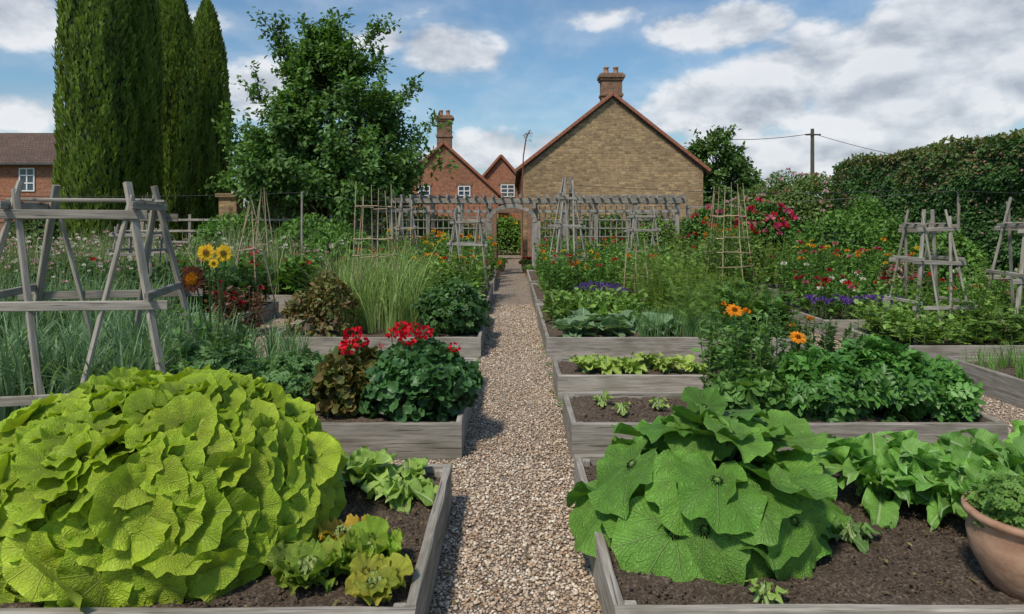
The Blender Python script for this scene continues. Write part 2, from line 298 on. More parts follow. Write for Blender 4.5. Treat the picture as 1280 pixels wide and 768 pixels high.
def herb(mb,x0,x1,y0,y1,n,h,ls,ca,cb,fl=None,fr=.0,fs=.03,lps=14,T=NARROW,z0=.26,spread=.2,stem=(.12,.16,.05),hv=.3):
    P=np.c_[U(x0,x1,n),U(y0,y1,n),np.full(n,z0)];az=U(0,6.28,n); clump=.6+.7*vn(P*1.3+7)
    hh=h*U(1-hv,1,n)*clump**.7; C=blades(mb,P,az,hh,hh*U(0,spread,n),.008,cols(stem,ca,n),4,0)
    k=n*lps; si=np.repeat(np.arange(n),lps); t=U(.08,1,k); f=t*4;i=np.minimum(f.astype(int),3);fr_=(f-i)[:,None]
    p=C[si,i]*(1-fr_)+C[si,i+1]*fr_; d=rdir(k);d[:,2]=np.abs(d[:,2])*.7; s=ls*U(.6,1.2,k)*(1.15-.5*t)
    tone=np.repeat(U(.7,1.3,n),lps)[:,None]
    inst(mb,T,p,d,A([0,0,1])+rng.normal(0,.3,(k,3)),s,cols(ca,cb,k)*(.55+.7*vn(p*2)[:,None])*tone)
    if fl:
        ii=np.where(U(0,1,n)<fr)[0]
        for j in ii:
            c=fl[rng.integers(len(fl))]; flowerhead(mb,C[j,-1],c,fs*U(.7,1.3))
def flowerhead(mb,p,c,s,n=14):
    d=rdir(n);d[:,2]=np.abs(d[:,2]); inst(mb,WIDE,p+d*s*.25,d+A([0,-.4,.2]),d,s,cols(c,A(c)*.75,n,.15),1)
def daisy(mb,p,face,R,pc,cc,npet=18,cr=.35,back=.15):
    p=A(p,float);f=nrm(face);x=nrm(np.cross(f,[0.1,0,1]));z=np.cross(x,f)
    for L_ in range(2):
        a=np.linspace(0,6.283,npet,endpoint=False)+L_*.17+rng.normal(0,.05,npet); d=np.cos(a)[:,None]*x+np.sin(a)[:,None]*z
        inst(mb,T_oval(.2,.04),p+d*R*cr*.6-f*.004*L_,d+f*U(-back,back,npet)[:,None],f,(R*(1-cr*.6))*U(.85,1.08,npet),cols(pc,A(pc)*.8,npet,.12),1)
    n=90; g=np.arange(n);rr=np.sqrt(g/n)*R*cr;a=g*2.4; q=p+rr[:,None]*(np.cos(a)[:,None]*x+np.sin(a)[:,None]*z)+f*(.02*R/.1*(1-(rr/(R*cr))**2))[:,None]
    inst(mb,T_oval(.4,.1),q,f+rng.normal(0,.2,(n,3)),x,R*.16,cols(cc,A(cc)*.6,n,.3),1)
# ================================================================ GROUND
g=MB(); g.add([(-300,-60,-.02),(300,-60,-.02),(300,500,-.02),(-300,500,-.02)],A([(0,1,2,3)])); 
g.build('ground',simple('rough_grass_ground',(.05,.08,.025),(.11,.14,.05),3.,.95,.4),smooth=False)
g=MB(); g.add([(-16,.5,0),(12.5,.5,0),(12.5,44,0),(-16,44,0)],A([(0,1,2,3)])); g.build('gravel_path',GRAV,smooth=False)
def ico(sub):
    import bmesh; bm=bmesh.new(); bmesh.ops.create_icosphere(bm,subdivisions=sub,radius=.5); V=A([v.co[:] for v in bm.verts]);F=A([[v.index for v in f.verts] for f in bm.faces]); bm.free()
    return dict(V=V,F=[F],C=None,L=V)
I1,I2=ico(1),ico(2)
def sq(T,sd):
    r=np.random.default_rng(sd); V=T['V']*A([1,r.uniform(.65,.95),r.uniform(.45,.7)]); V=V*(1+.12*r.normal(0,1,(len(V),1))*(.6)); return dict(V=V,F=T['F'],C=None,L=V)
g=MB()
def pebs(x0,x1,y0,y1,dens,T,smin,smax):
    for s in range(5):
        n=int((x1-x0)*(y1-y0)*dens/5); p=np.c_[U(x0,x1,n),U(y0,y1,n),U(.002,.014,n)]; a=U(0,6.28,n)
        inst(g,sq(T,s),p,np.c_[np.cos(a),np.sin(a),rng.normal(0,.2,n)],A([0,0,1])+rng.normal(0,.25,(n,3)),U(smin,smax,n)*U(.6,1,n),(1,1,1))
pebs(-.5,.56,2.9,5.6,2600,I2,.012,.034); pebs(-.5,.56,5.6,10,2000,I1,.014,.034); pebs(-.5,.56,10,16,900,I1,.02,.042)
pebs(-3.6,-.5,4.8,5.65,900,I1,.016,.034); pebs(.5,4.4,5.0,5.65,900,I1,.016,.034); pebs(4.2,5.35,5.,13,900,I1,.018,.036); pebs(-4.8,-3.6,9,17,500,I1,.02,.04)
g.build('path_pebbles',PEB)
g=MB(); n=240; p=np.c_[U(-.5,.56,n),U(3,12,n),U(.018,.03,n)]; e=U(0,1,n)<.6; p[e,0]=np.where(U(0,1,e.sum())<.5,-.46,.5)+rng.normal(0,.05,e.sum())
inst(g,OV,p,rdir(n)*A([1,1,.2]),A([0,0,1])+rng.normal(0,.3,(n,3)),U(.015,.045,n),cols((.12,.09,.04),(.32,.26,.09),n))
n=160; p=np.c_[np.where(U(0,1,n)<.5,U(-1.3,-.5,n),U(.6,3.4,n)),U(3.05,4.7,n),np.full(n,.262)]
inst(g,OV,p,rdir(n)*A([1,1,.2]),A([0,0,1])+rng.normal(0,.3,(n,3)),U(.015,.05,n),cols((.16,.12,.06),(.36,.32,.10),n)); g.build('fallen_leaves',FOL)
g=MB(); n=60; p=np.c_[np.where(U(0,1,n)<.5,-.47,.51)+rng.normal(0,.03,n),U(3.3,13,n),np.full(n,.005)]
for q in p: inst(g,OV,np.repeat(q[None],9,0),rdir(9)*A([1,1,.3])+A([0,0,.4]),A([0,0,1]),U(.02,.06,9),cols((.09,.2,.04),(.16,.3,.07),9))
g.build('path_edge_weeds',FOL)
# ================================================================ BEDS
def bed(x0,x1,y0,y1,H=.3,fine=.06,th=.05,soilz=None,clods=0):
    mb=MB(); sg=lambda L:max(2,int(L/.3)); j=.0026
    beam(mb,(x0,y0+th/2,H/2),(x1,y0+th/2,H/2),th,H,seg=sg(x1-x0),jit=j,ch=.007)
    beam(mb,(x0,y1-th/2,H/2+.002),(x1,y1-th/2,H/2+.002),th,H,seg=sg(x1-x0),jit=j,ch=.007)
    beam(mb,(x0+th/2,y0+th+.001,H/2-.004),(x0+th/2,y1-th-.001,H/2-.004),th,H,seg=sg(y1-y0),jit=j,ch=.007)
    beam(mb,(x1-th/2,y0+th+.001,H/2+.004),(x1-th/2,y1-th-.001,H/2+.004),th,H,seg=sg(y1-y0),jit=j,ch=.007)
    for cx in (x0+th+.03,x1-th-.03):
        for cy in(y0+th+.03,y1-th-.03): beam(mb,(cx,cy,.0),(cx,cy,H-.015),.055,.055,up=(0,1,0))
    o=mb.build('raised_garden_bed',WOOD,smooth=False)
    nx=max(4,int((x1-x0)/fine));ny=max(4,int((y1-y0)/fine)); X,Y=np.meshgrid(np.linspace(x0+.03,x1-.03,nx),np.linspace(y0+.03,y1-.03,ny))
    sz=H-.06; Z=sz+.05*(vn(np.stack([X*3,Y*3,X*0],-1))-.5)+.03*(vn(np.stack([X*12,Y*12,X*0+3],-1))-.5)+.02*(vn(np.stack([X*40,Y*40,X*0+3],-1))-.5)
    s=MB(); F=[(a*nx+b,a*nx+b+1,(a+1)*nx+b+1,(a+1)*nx+b) for a in range(ny-1) for b in range(nx-1)]
    s.add(np.stack([X,Y,Z],-1).reshape(-1,3),A(F))
    if clods:
        n=clods;p=np.c_[U(x0+.06,x1-.06,n),U(y0+.06,y1-.06,n),np.full(n,sz)+U(-.01,.018,n)]
        for q in range(4): inst(s,sq(I1,q+20),p[q::4],rdir(len(p[q::4])),A([0,0,1]),U(.006,.028,len(p[q::4]))*U(.4,1,len(p[q::4])),(1,1,1))
    s.build('soil',SOIL,o); return o
bed(-3.2,-.42,2.95,4.75,fine=.02,clods=7000); bed(-5.2,-.42,5.69,8.43,fine=.04,clods=2500); bed(-3.56,-.45,9.86,13.6)
bed(.45,4.0,2.97,4.95,fine=.02,clods=9000); bed(.5,4.13,5.69,6.75,fine=.03,clods=3500); bed(.5,4.1,7.45,8.43,fine=.04,clods=1500); bed(.5,4.3,9.86,13.8)
bed(.5,5.6,14.5,18.3); bed(.5,4.6,19,23.2); bed(-4.0,-.5,14.3,18.2); bed(-4.,-.5,19,23.2)
bed(-8.5,-4.85,12.4,14.2); bed(-8.5,-4.75,15.4,17.2); bed(-9.5,-5.3,9.2,11.4)
bed(5.3,8.4,11.6,14.0); bed(5.25,9.,9.2,10.75); bed(5.4,9.,5.,8.5); bed(6.4,10,15.5,18)
# ================================================================ STRUCTURES
def obelisk(cx,cy,z0,H,bh,th,w=.045,levels=(.15,.5,.8),over=.12,inner=True,rot=0.,tint=1.):
    mb=MB(); cr,sr=math.cos(rot),math.sin(rot)
    def W(x,y,z): return (cx+x*cr-y*sr,cy+x*sr+y*cr,z)
    def hw(t): return bh+(th-bh)*t
    for sx in(-1,1):
        for sy in(-1,1):
            a=hw(-.03);b=hw(1.06); beam(mb,W(sx*a,sy*a*.8,z0-.05),W(sx*b+U(-.02,.02),sy*b*.8,z0+H*1.05),w*1.25,w*.8)
            if inner: beam(mb,W(sx*bh*.12,sy*a*.8+sy*.03,z0-.02),W(sx*(b+.03),sy*b*.8+sy*.03,z0+H*U(.99,1.03)),w,w*.6)
    for i,t in enumerate(levels):
        q=hw(t);z=z0+H*t
        for sy in(-1,1): beam(mb,W(-q-over*U(.7,1.3),sy*(q*.8+w*.8),z+U(-.03,.03)),W(q+over*U(.7,1.3),sy*(q*.8+w*.8),z+U(-.03,.03)),w*.6,w*1.5)
        for sx in(-1,1): beam(mb,W(sx*(q+w*.2),-q*.8-over,z+w*1.6),W(sx*(q+w*.2),q*.8+over,z+w*1.6),w*.6,w*1.3)
    q=hw(levels[-1]); 
    for k in (-.4,.4): beam(mb,W(-q-over*.6,q*k,z0+H*levels[-1]+w*2.6),W(q+over*.6,q*k,z0+H*levels[-1]+w*2.6),w*1.6,w*.5)
    return mb.build('wooden_plant_obelisk',WOOD,smooth=False)
obelisk(-3.98,6.45,.24,2.0,.86,.46,.055,(.12,.5,.9),.16,rot=.22,tint=1.1)
obelisk(6.15,10.1,.24,1.82,.46,.2,.04,(.28,.62,.88),.1,rot=.1)
obelisk(7.75,10.0,.24,2.0,.62,.3,.045,(.1,.45,.8),.12,rot=-.15)
obelisk(1.42,17.4,.24,2.7,.5,.1,.045,(.28,.6,.86),.16,rot=.2)
obelisk(-1.1,16.8,.24,1.95,.52,.28,.04,(.3,.6,.88),.12)
obelisk(3.95,20.6,.24,2.05,.5,.3,.04,(.4,.7,.9),.14)
obelisk(-3.2,20.6,.24,2.3,.42,.14,.04,(.35,.65,.9),.12,rot=.3)
obelisk(-7.2,13.2,.24,1.6,.5,.3,.04,(.4,.7,.9),.12)
def canes(name,cx,cy,z0,H,bh,th,n=8,rings=(.3,.5,.7,.88),r=.009):
    mb=MB(); an=np.arange(n)*2*np.pi/n+.3
    for a in an:
        h=H*U(.92,1.08); tube(mb,[(cx+bh*math.cos(a),cy+bh*math.sin(a),z0-.02),(cx+(bh+th)/2*math.cos(a)+U(-.02,.02),cy+(bh+th)/2*math.sin(a),z0+h/2),(cx+th*math.cos(a)+U(-.04,.04),cy+th*math.sin(a),z0+h)],[r,r*.9,r*.6],5,(1,1,1))
    for t in rings:
        q=bh+(th-bh)*t
        for a in an: 
            b=a+2*np.pi/n; tube(mb,[(cx+q*1.05*math.cos(a),cy+q*1.05*math.sin(a),z0+H*t+U(-.03,.03)),(cx+q*1.05*math.cos(b),cy+q*1.05*math.sin(b),z0+H*t+U(-.03,.03))],r*.8,5,(1,1,1))
    return mb.build(name,CANE)
canes('bamboo_cane_support',4.8,15.2,.25,2.45,.62,.3,8,(.3,.42,.55,.75),.013)
canes('bamboo_cane_support',-2.3,11.5,.25,2.3,.42,.3,8,(.5,.62,.85),.011)
canes('bamboo_cane_wigwam',-5.3,13.8,0.,2.35,.55,.04,5,(.6,),.016)
canes('bamboo_cane_wigwam',-10.2,19.,0,2.6,.6,.05,6,(.6,),.014)
canes('bamboo_cane_wigwam',-6.4,17.5,0,2.7,.5,.05,6,(.5,),.014)
canes('bamboo_cane_support',2.4,13.2,.25,1.3,.3,.2,6,(.5,),.008)
# pergola
pg=empty('pergola'); mb=MB(); Y0=24.4
xs=[-5.6,-4.3,-3.0,-1.9,-.85,.85,1.9,3.0,4.4,5.9]
for x in xs:
    for y in (Y0,Y0+1.6): beam(mb,(x,y,0),(x,y,2.74),.14,.14,up=(0,1,0))
for y in(Y0-.1,Y0+.1,Y0+1.6): beam(mb,(-5.9,y,2.68),(6.2,y,2.68),.05,.17)
beam(mb,(-5.7,Y0-.09,2.3),(-.9,Y0-.09,2.3),.04,.09); beam(mb,(.9,Y0-.09,2.3),(6.,Y0-.09,2.3),.04,.09)
for x in np.arange(-5.8,6.2,.32): beam(mb,(x,Y0-.5,2.83),(x,Y0+2.05,2.83),.055,.12)
mb.build('pergola_frame',WOOD,pg,False)
mb=MB()
for a,b in zip(xs[:-1],xs[1:]):
    if a==-.85: continue
    for x in np.arange(a+.14,b-.06,.2): beam(mb,(x,Y0+.02,.1),(x,Y0+.02,2.5),.03,.022,up=(0,1,0),ch=.003)
    for z in np.arange(.2,2.3,.3): beam(mb,(a,Y0-.01,z),(b,Y0-.01,z),.02,.035,ch=.003)
mb.build('trellis_panels',WOOD,pg,False)
mb=MB(); pts=[]
for x in(-.86,.86): beam(mb,(x,Y0-.18,0),(x,Y0-.18,1.95),.3,.16,up=(0,1,0))
for i in range(12):
    a0=math.pi*i/12;a1=math.pi*(i+1)/12; beam(mb,(-.82*math.cos(a0),Y0-.18,1.93+.56*math.sin(a0)),(-.82*math.cos(a1),Y0-.18,1.93+.56*math.sin(a1)),.15,.2,up=(0,1,0))
for x in (-.78,.78): beam(mb,(x,Y0-.19,2.4),(x,Y0-.19,2.62),.3,.12)
mb.build('arch_frame',WOOD,pg,False)
mb=MB()
for x in np.arange(6.3,10.,1.6): beam(mb,(x,24.5,0),(x,24.5,2.55),.09,.09,up=(0,1,0))
for z in(.5,1.,1.5,2.,2.45): beam(mb,(6.25,24.44,z),(10,24.44,z),.025,.04,ch=.004)
for x in np.arange(6.4,10,.3): beam(mb,(x,24.41,.2),(x,24.41,2.5),.02,.02,up=(0,1,0),ch=.003)
mb.build('trellis_fence',WOOD,smooth=False)
mb=MB()
for x in np.arange(-15.,-5.8,1.7): beam(mb,(x,24.6,0),(x,24.6,2.2),.1,.1,up=(0,1,0))
for z in(.4,.8,1.2,1.6,2.,): beam(mb,(-15.2,24.54,z),(-5.8,24.54,z),.025,.08,ch=.004)
mb.build('timber_fence',WOOD,smooth=False)
# wires
def wire(name,pts,sag=.1,r=.006,n=14):
    mb=MB()
    for p,q in zip(pts[:-1],pts[1:]):
        p=A(p,float);q=A(q,float); t=np.linspace(0,1,n)[:,None]; P=p+(q-p)*t; P[:,2]-=(sag*4*t*(1-t))[:,0]; tube(mb,P,r,4)
    return mb.build(name,METAL)
wire('training_wire',[(-14,12.5,2.55),(-6,19.5,2.78),(-3.2,20.6,2.62)],.12,.007)
wire('training_wire',[(3.95,20.6,2.4),(11.4,17.5,2.75),(11.6,11,2.5)],.08,.007)
wire('training_wire',[(1.4,17.4,2.9),(11.4,19.,2.85)],.15,.006)
mb=MB(); beam(mb,(11.45,17.5,0),(11.45,17.5,2.85),.06,.06,up=(0,1,0)); beam(mb,(-6,19.5,0),(-6,19.5,2.8),.05,.05,up=(0,1,0)); mb.build('wire_posts',WOOD,smooth=False)
# ================================================================ BUILDINGS
def gable(name,cx,y0,y1,hw,ez,az,wall,roof,chim=None,over=.12,verge=True,wins=()):
    o=empty(name); mb=MB()
    V=[(cx-hw,y0,0),(cx+hw,y0,0),(cx+hw,y0,ez),(cx,y0,az),(cx-hw,y0,ez)];V+= [(a,y1,c) for a,b,c in V]
    mb.add(V,[A([(0,1,2,3,4),(9,8,7,6,5)]),A([(1,6,7,2),(0,4,9,5)])]); mb.build('walls',wall,o,False)
    mb=MB(); t=.16; s=math.hypot(hw,az-ez); nx,nz=(az-ez)/s,hw/s
    for sx in(-1,1):
        ex=cx+sx*(hw+.3); e_z=ez-.3*(az-ez)/hw
        P=[(cx,az+.01),(ex,e_z+.01),(ex+sx*nx*t*0,e_z+t+.01),(cx,az+t+.02)]
        V=[(x,y0-over,z) for x,z in P]+[(x,y1+over,z) for x,z in P]
        F=A([(0,1,2,3),(7,6,5,4),(0,4,5,1),(1,5,6,2),(2,6,7,3),(3,7,4,0)]); mb.add(V,F if sx<0 else F[:,::-1])
    mb.build('roof',roof,o,False)
    if verge:
        mb=MB()
        for sx in(-1,1):
            n=26
            for i in range(n):
                a=i/n;b=(i+.96)/n; f=lambda q:(cx+sx*(hw+.33)*q,y0-over-.04,az+t+.03-(az-ez)*(1+.3/hw)*q)
                beam(mb,f(a),f(b),.14,.17,ch=.02)
        mb.build('verge_tiles',VERGE,o,False)
    if chim:
        (kx,ky,w,d,zb,zt)=chim; mb=MB(); box(mb,kx-w/2,kx+w/2,ky-d/2,ky+d/2,zb,zt-.55)
        box(mb,kx-w/2-.06,kx+w/2+.06,ky-d/2-.06,ky+d/2+.06,zb+ (zt-zb)*.42,zb+(zt-zb)*.42+.12)
        box(mb,kx-w/2-.07,kx+w/2+.07,ky-d/2-.07,ky+d/2+.07,zt-.549,zt-.42); box(mb,kx-w/2-.14,kx+w/2+.14,ky-d/2-.14,ky+d/2+.14,zt-.419,zt-.27); box(mb,kx-w/2-.05,kx+w/2+.05,ky-d/2-.05,ky+d/2+.05,zt-.269,zt-.18)
        mb.build('chimney_stack',CBRICK,o,False); mb=MB()
        for dx in(-w*.24,w*.24): lathe(mb,(kx+dx,ky,zt-.18),[(.16,0),(.14,.05),(.12,.3),(.15,.32),(.15,.38),(.1,.38),(.1,.1)],16)
        mb.build('chimney_pots',TERRA,o)
    for (wx,wz,ww,wh) in wins:
        f=MB(); g_=MB(); y=y0-.03
        box(g_,wx-ww/2,wx+ww/2,y+.01,y+.02,wz,wz+wh); g_.build('window_glass',GLASS,o,False)
        for x in(wx-ww/2,wx,wx+ww/2): box(f,x-.035,x+.035,y-.03,y+.009,wz,wz+wh)
        for k in range(4): z=wz+wh*k/3; box(f,wx-ww/2-.036,wx+ww/2+.036,y-.034,y-.0301+.03,z-.03,z+.03)
        f.build('window_frame',WHITE,o,False)
        s_=MB(); box(s_,wx-ww/2-.15,wx+ww/2+.15,y0-.05,y0-.002,wz+wh+.035,wz+wh+.25); s_.build('window_lintel',CBRICK,o,False)
    return o
gable('stone_house',5.15,35,50,4.65,4.55,8.25,STONE,TILE,(5.15,35.55,1.05,.8,7.4,9.75))
gable('red_brick_house',-4.5,45,58,3.6,3.6,6.9,RBRICK,TILER,(-4.5,45.5,.95,.7,6.3,9.1),wins=((-3.15,3.3,.75,.9),(-5.8,3.3,.75,.9)))
gable('brick_cottage',-.75,47,58,1.75,4.2,6.25,RBRICK,TILER,None,wins=((-.3,3.6,.9,.8),))
# long brick barn on left
o=empty('brick_barn'); mb=MB(); bx0,bx1,by0,by1,ez,rz=-60,-24.5,40,48,5.4,7.5
V=[(bx0,by0,0),(bx1,by0,0),(bx1,by0,ez),(bx0,by0,ez),(bx1,by1,0),(bx1,by1,ez),(bx1,(by0+by1)/2,rz),(bx0,by1,0),(bx0,by1,ez),(bx0,(by0+by1)/2,rz)]
mb.add(V,[A([(0,1,2,3),(4,7,8,5)]),A([(1,4,5,6,2),(0,3,9,8,7)])]); mb.build('walls',RBRICK,o,False)
mb=MB(); V=[(bx0-.3,by0-.35,ez-.12),(bx1+.3,by0-.35,ez-.12),(bx1+.3,(by0+by1)/2,rz+.1),(bx0-.3,(by0+by1)/2,rz+.1),(bx0-.3,by1+.35,ez-.12),(bx1+.3,by1+.35,ez-.12)]
mb.add(V,A([(0,1,2,3),(3,2,5,4)]));mb.build('roof',TILE,o,False)
mb=MB(); box(mb,bx0,bx1+.3,by0-.47,by0-.36,ez-.2,ez-.1); mb.build('gutter',METAL,o,False)
for wx in(-28.4,-33,-38):
    f=MB();g_=MB();box(g_,wx-.42,wx+.42,by0-.03,by0-.02,3.7,5.);g_.build('window_glass',GLASS,o,False)
    for x in(wx-.42,wx,wx+.42): box(f,x-.04,x+.04,by0-.06,by0-.031,3.7,5.)
    for z in(3.7,4.15,4.6,5.): box(f,wx-.46,wx+.46,by0-.064,by0-.0605,z-.035,z+.035)
    f.build('window_frame',WHITE,o,False)
mb=MB()
for a,b in((-60,-1.14),(1.14,30)): box(mb,a,b,33.6,33.9,0,1.9); box(mb,a,b,33.55,33.95,1.901,1.98)
mb.build('garden_wall',RBRICK,smooth=False)
# brick gateway in the wall at the end of the path, gate standing open
o=empty('garden_gateway'); mb=MB()
for i in range(7): beam(mb,(-.74,33.95+i*.16,.05),(-.74,33.95+i*.16,1.75),.04,.145,up=(0,1,0),tint=.5)
for z in(.4,1.4): beam(mb,(-.70,33.9,z),(-.70,35.0,z),.03,.1,tint=.5)
mb.build('gate_boards',WOOD,o,False); mb=MB()
for x in(-.95,.95): box(mb,x-.18,x+.18,33.5,34.0,0,2.35)
box(mb,-1.17,1.17,33.47,34.03,2.351,2.6); mb.build('gate_piers',CBRICK,o,False)
mb=MB(); box(mb,-11.6,-10.9,27,27.7,0,2.9); box(mb,-11.7,-10.8,26.9,27.8,2.901,3.05); mb.build('stone_gate_pier',STONE,smooth=False)
# utility pole
o=empty('utility_pole'); mb=MB(); tube(mb,[(19.8,45,0),(19.8,45,8.)],[.16,.11],10); beam(mb,(19.3,44.9,7.6),(20.3,44.9,7.6),.08,.1); mb.build('pole',BARK,o)
wire('overhead_cable',[(19.8,45,7.7),(12.,42,7.0)],.2,.02); wire('overhead_cable',[(19.8,45,7.7),(26,40,5.2)],.2,.02)
mb=MB(); tube(mb,[(.45,30,0),(.45,30,3.5),(.5,30,4.8),(.62,30,5.6),(.8,30,5.95),(.92,30,5.75)],[.03,.03,.03,.035,.03,.01],6); leafball(mb,[((.7,30,5.6),(.2,.1,.3))],60,.12,(.25,.06,.02),(.3,.1,.04),NARROW)
mb.build('bare_climber_stem',simple('reddish_stem',(.15,.05,.03),(.25,.08,.05)))
# terracotta pots
def pot(x,y,z,r,h,plant=True,name='terracotta_pot',fl=None,big=1.):
    o=empty(name); mb=MB(); lathe(mb,(x,y,z),[(.0,0),(r*.6,0),(r*.72,h*.12),(r*.95,h*.45),(r,h*.68),(r*.93,h*.86),(r*.97,h*.9),(r*1.06,h*.93),(r*1.06,h),(r*.93,h),(r*.9,h*.85),(0,h*.85)],40); mb.build('pot_body',TERRA,o)
    mb=MB(); leafball(mb,[((x,y,z+h*.95),(r*.98*big,r*.98*big,r*.65*big))],1100 if r>.2 else 300,.06*big,(.09,.19,.035),(.2,.36,.07),COMP,zmin=z+h*.85)
    if fl:
        for i in range(7): flowerhead(mb,A([x+U(-r,r),y-r*.5,z+h+r*U(.2,.7)*big]),fl,.07)
    mb.build('pot_plant',[FOL,PET],o)
pot(2.46,3.22,.25,.27,.37)
OR2=(.75,.27,.015)
pot(-.56,23.75,0,.17,.34,big=1.6,fl=OR2); pot(.55,25.8,0,.2,.36,big=1.5,fl=(.5,.02,.03)); pot(-.45,26.4,0,.2,.36,big=1.6); pot(.58,23.7,0,.15,.3,big=1.5)
# ================================================================ TREES
def cypress(x,y,H,R,seed):
    mb=MB(); n=22000; h=U(0,1,n)**.95*H; th=U(0,6.283,n)
    def prof(h): q=h/H; return R*np.minimum(1,(.7+q*1.6))*np.maximum(.0,1-np.maximum(0,(q-.45)/.55)**2.6)**.75+.03
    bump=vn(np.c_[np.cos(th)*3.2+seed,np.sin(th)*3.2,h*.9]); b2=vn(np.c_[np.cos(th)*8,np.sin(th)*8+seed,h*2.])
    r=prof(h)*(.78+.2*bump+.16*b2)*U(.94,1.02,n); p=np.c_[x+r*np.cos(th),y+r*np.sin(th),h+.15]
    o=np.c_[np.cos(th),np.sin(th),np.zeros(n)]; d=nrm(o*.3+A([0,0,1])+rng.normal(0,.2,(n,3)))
    c=cols((.12,.185,.025),(.19,.27,.04),n,.2)*(.3+1.1*(bump*.5+b2*.6))[:,None]  # clump shading painted into colour: gaps darker, outer sprays brighter
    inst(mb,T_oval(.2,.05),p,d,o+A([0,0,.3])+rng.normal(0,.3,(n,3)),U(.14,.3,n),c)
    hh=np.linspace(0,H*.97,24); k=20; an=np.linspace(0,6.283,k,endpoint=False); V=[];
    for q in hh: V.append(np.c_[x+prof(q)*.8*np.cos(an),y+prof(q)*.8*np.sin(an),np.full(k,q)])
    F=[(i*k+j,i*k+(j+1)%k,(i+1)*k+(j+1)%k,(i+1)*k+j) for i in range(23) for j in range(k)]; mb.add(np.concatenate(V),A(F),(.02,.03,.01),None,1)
    tube(mb,[(x,y,0),(x,y,1)],[.2,.18],8,(1,1,1),2)
    return mb.build('cypress_tree',[FOL,DARKG,BARK])
for i,(x,y,H,R) in enumerate(((-14.95,24.5,14.,1.12),(-14.7,26.8,13.2,.80),(-14.9,30.,12.3,.98),(-14.75,33.,12.3,1.0))): cypress(x,y,H,R,i*9.3)
def broadleaf(name,x,y,z0,H,prof,ntips,nleaf,ls,ca,cb,trunk=.22,leaders=()):
    mb=MB(); tips=[]
    for i in range(ntips):
        z=z0+(H-z0)*U(0,1)**1.15; a=U(0,6.283); r=prof((z-z0)/(H-z0))*math.sqrt(U(.15,1))*(.72+.5*float(vn(A([math.cos(a)*1.7+3,math.sin(a)*1.7,z*.45]))))
        tips.append(A([x+r*math.cos(a),y+r*math.sin(a),z]))
    tips+= [A(t,float) for t in leaders]
    tube(mb,[(x,y,0),(x+.05,y,z0*.6),(x-.05,y,z0+1),(x+.1,y,z0+(H-z0)*.6),(x,y,H*.93)],[trunk,trunk*.85,trunk*.7,trunk*.35,.02],8,(1,1,1),1)
    P=[];D=[]
    for t in tips:
        r=math.hypot(t[0]-x,t[1]-y); b=A([x,y,max(z0*.7,t[2]-r*.75-.6)]); m=b*.45+t*.55+A([0,0,-.12*r])+rng.normal(0,.12,3)
        tube(mb,[b,m,t],[.05+.01*r,.03,.008],5,(1,1,1),1)
        for k in range(7):
            d=nrm(nrm(t-b)*.7+rng.normal(0,.6,3)+A([0,0,.25])); L=U(.45,1.); s=t-(t-m)*U(0,.7); tube(mb,[s,s+d*L*.5,s+d*L+A([0,0,-.06])],[.012,.008,.003],3,(1,1,1),1)
            q=int(nleaf/len(tips)/7); tt=U(.1,1.05,q)[:,None]; P.append(s+d*L*tt+rng.normal(0,.13,(q,3))); D.append(np.repeat(d[None],q,0))
    P=np.concatenate(P);D=np.concatenate(D);n=len(P); d=nrm(D*.5+rng.normal(0,.6,(n,3))+A([0,0,-.25])); out=nrm(P-A([x,y,z0+(H-z0)*.35]))
    c=cols(ca,cb,n,.25)*(.65+.6*vn(P*1.4)[:,None]); inst(mb,OV,P,d,out*.6+A([0,0,.8])+rng.normal(0,.4,(n,3)),ls*U(.65,1.25,n),c)
    return mb.build(name,[FOL,BARK])
broadleaf('cherry_tree',-6.95,26,2.6,8.6,lambda q:4.55*(1-q**1.15)**.75*(.8+.2*min(1,q*6)),175,50000,.21,(.075,.165,.035),(.145,.27,.06),.24,
   leaders=[(-9.0,26,9.4),(-8.6,26,8.4),(-6.6,26,8.5),(-5.1,26,9.1),(-5.0,26,8.1),(-7.4,25.5,8.9),(-10.9,26,5.9),(-3.1,26,5.6),(-10.7,26,4.6),(-3.0,26,4.2),(-9.9,26,7.2),(-4.0,26,6.9),(-11.,26,3.6),(-6.9,26,9.2)])
broadleaf('ash_tree',12.2,41,2.,7.,lambda q:2.9*(1-q**3)**.5,60,15000,.28,(.07,.15,.035),(.13,.23,.05),.2)
broadleaf('apple_tree',-19.5,33,1.5,4.2,lambda q:2.6*(1-q**2.)**.6,30,7000,.2,(.05,.1,.03),(.1,.17,.04),.15)
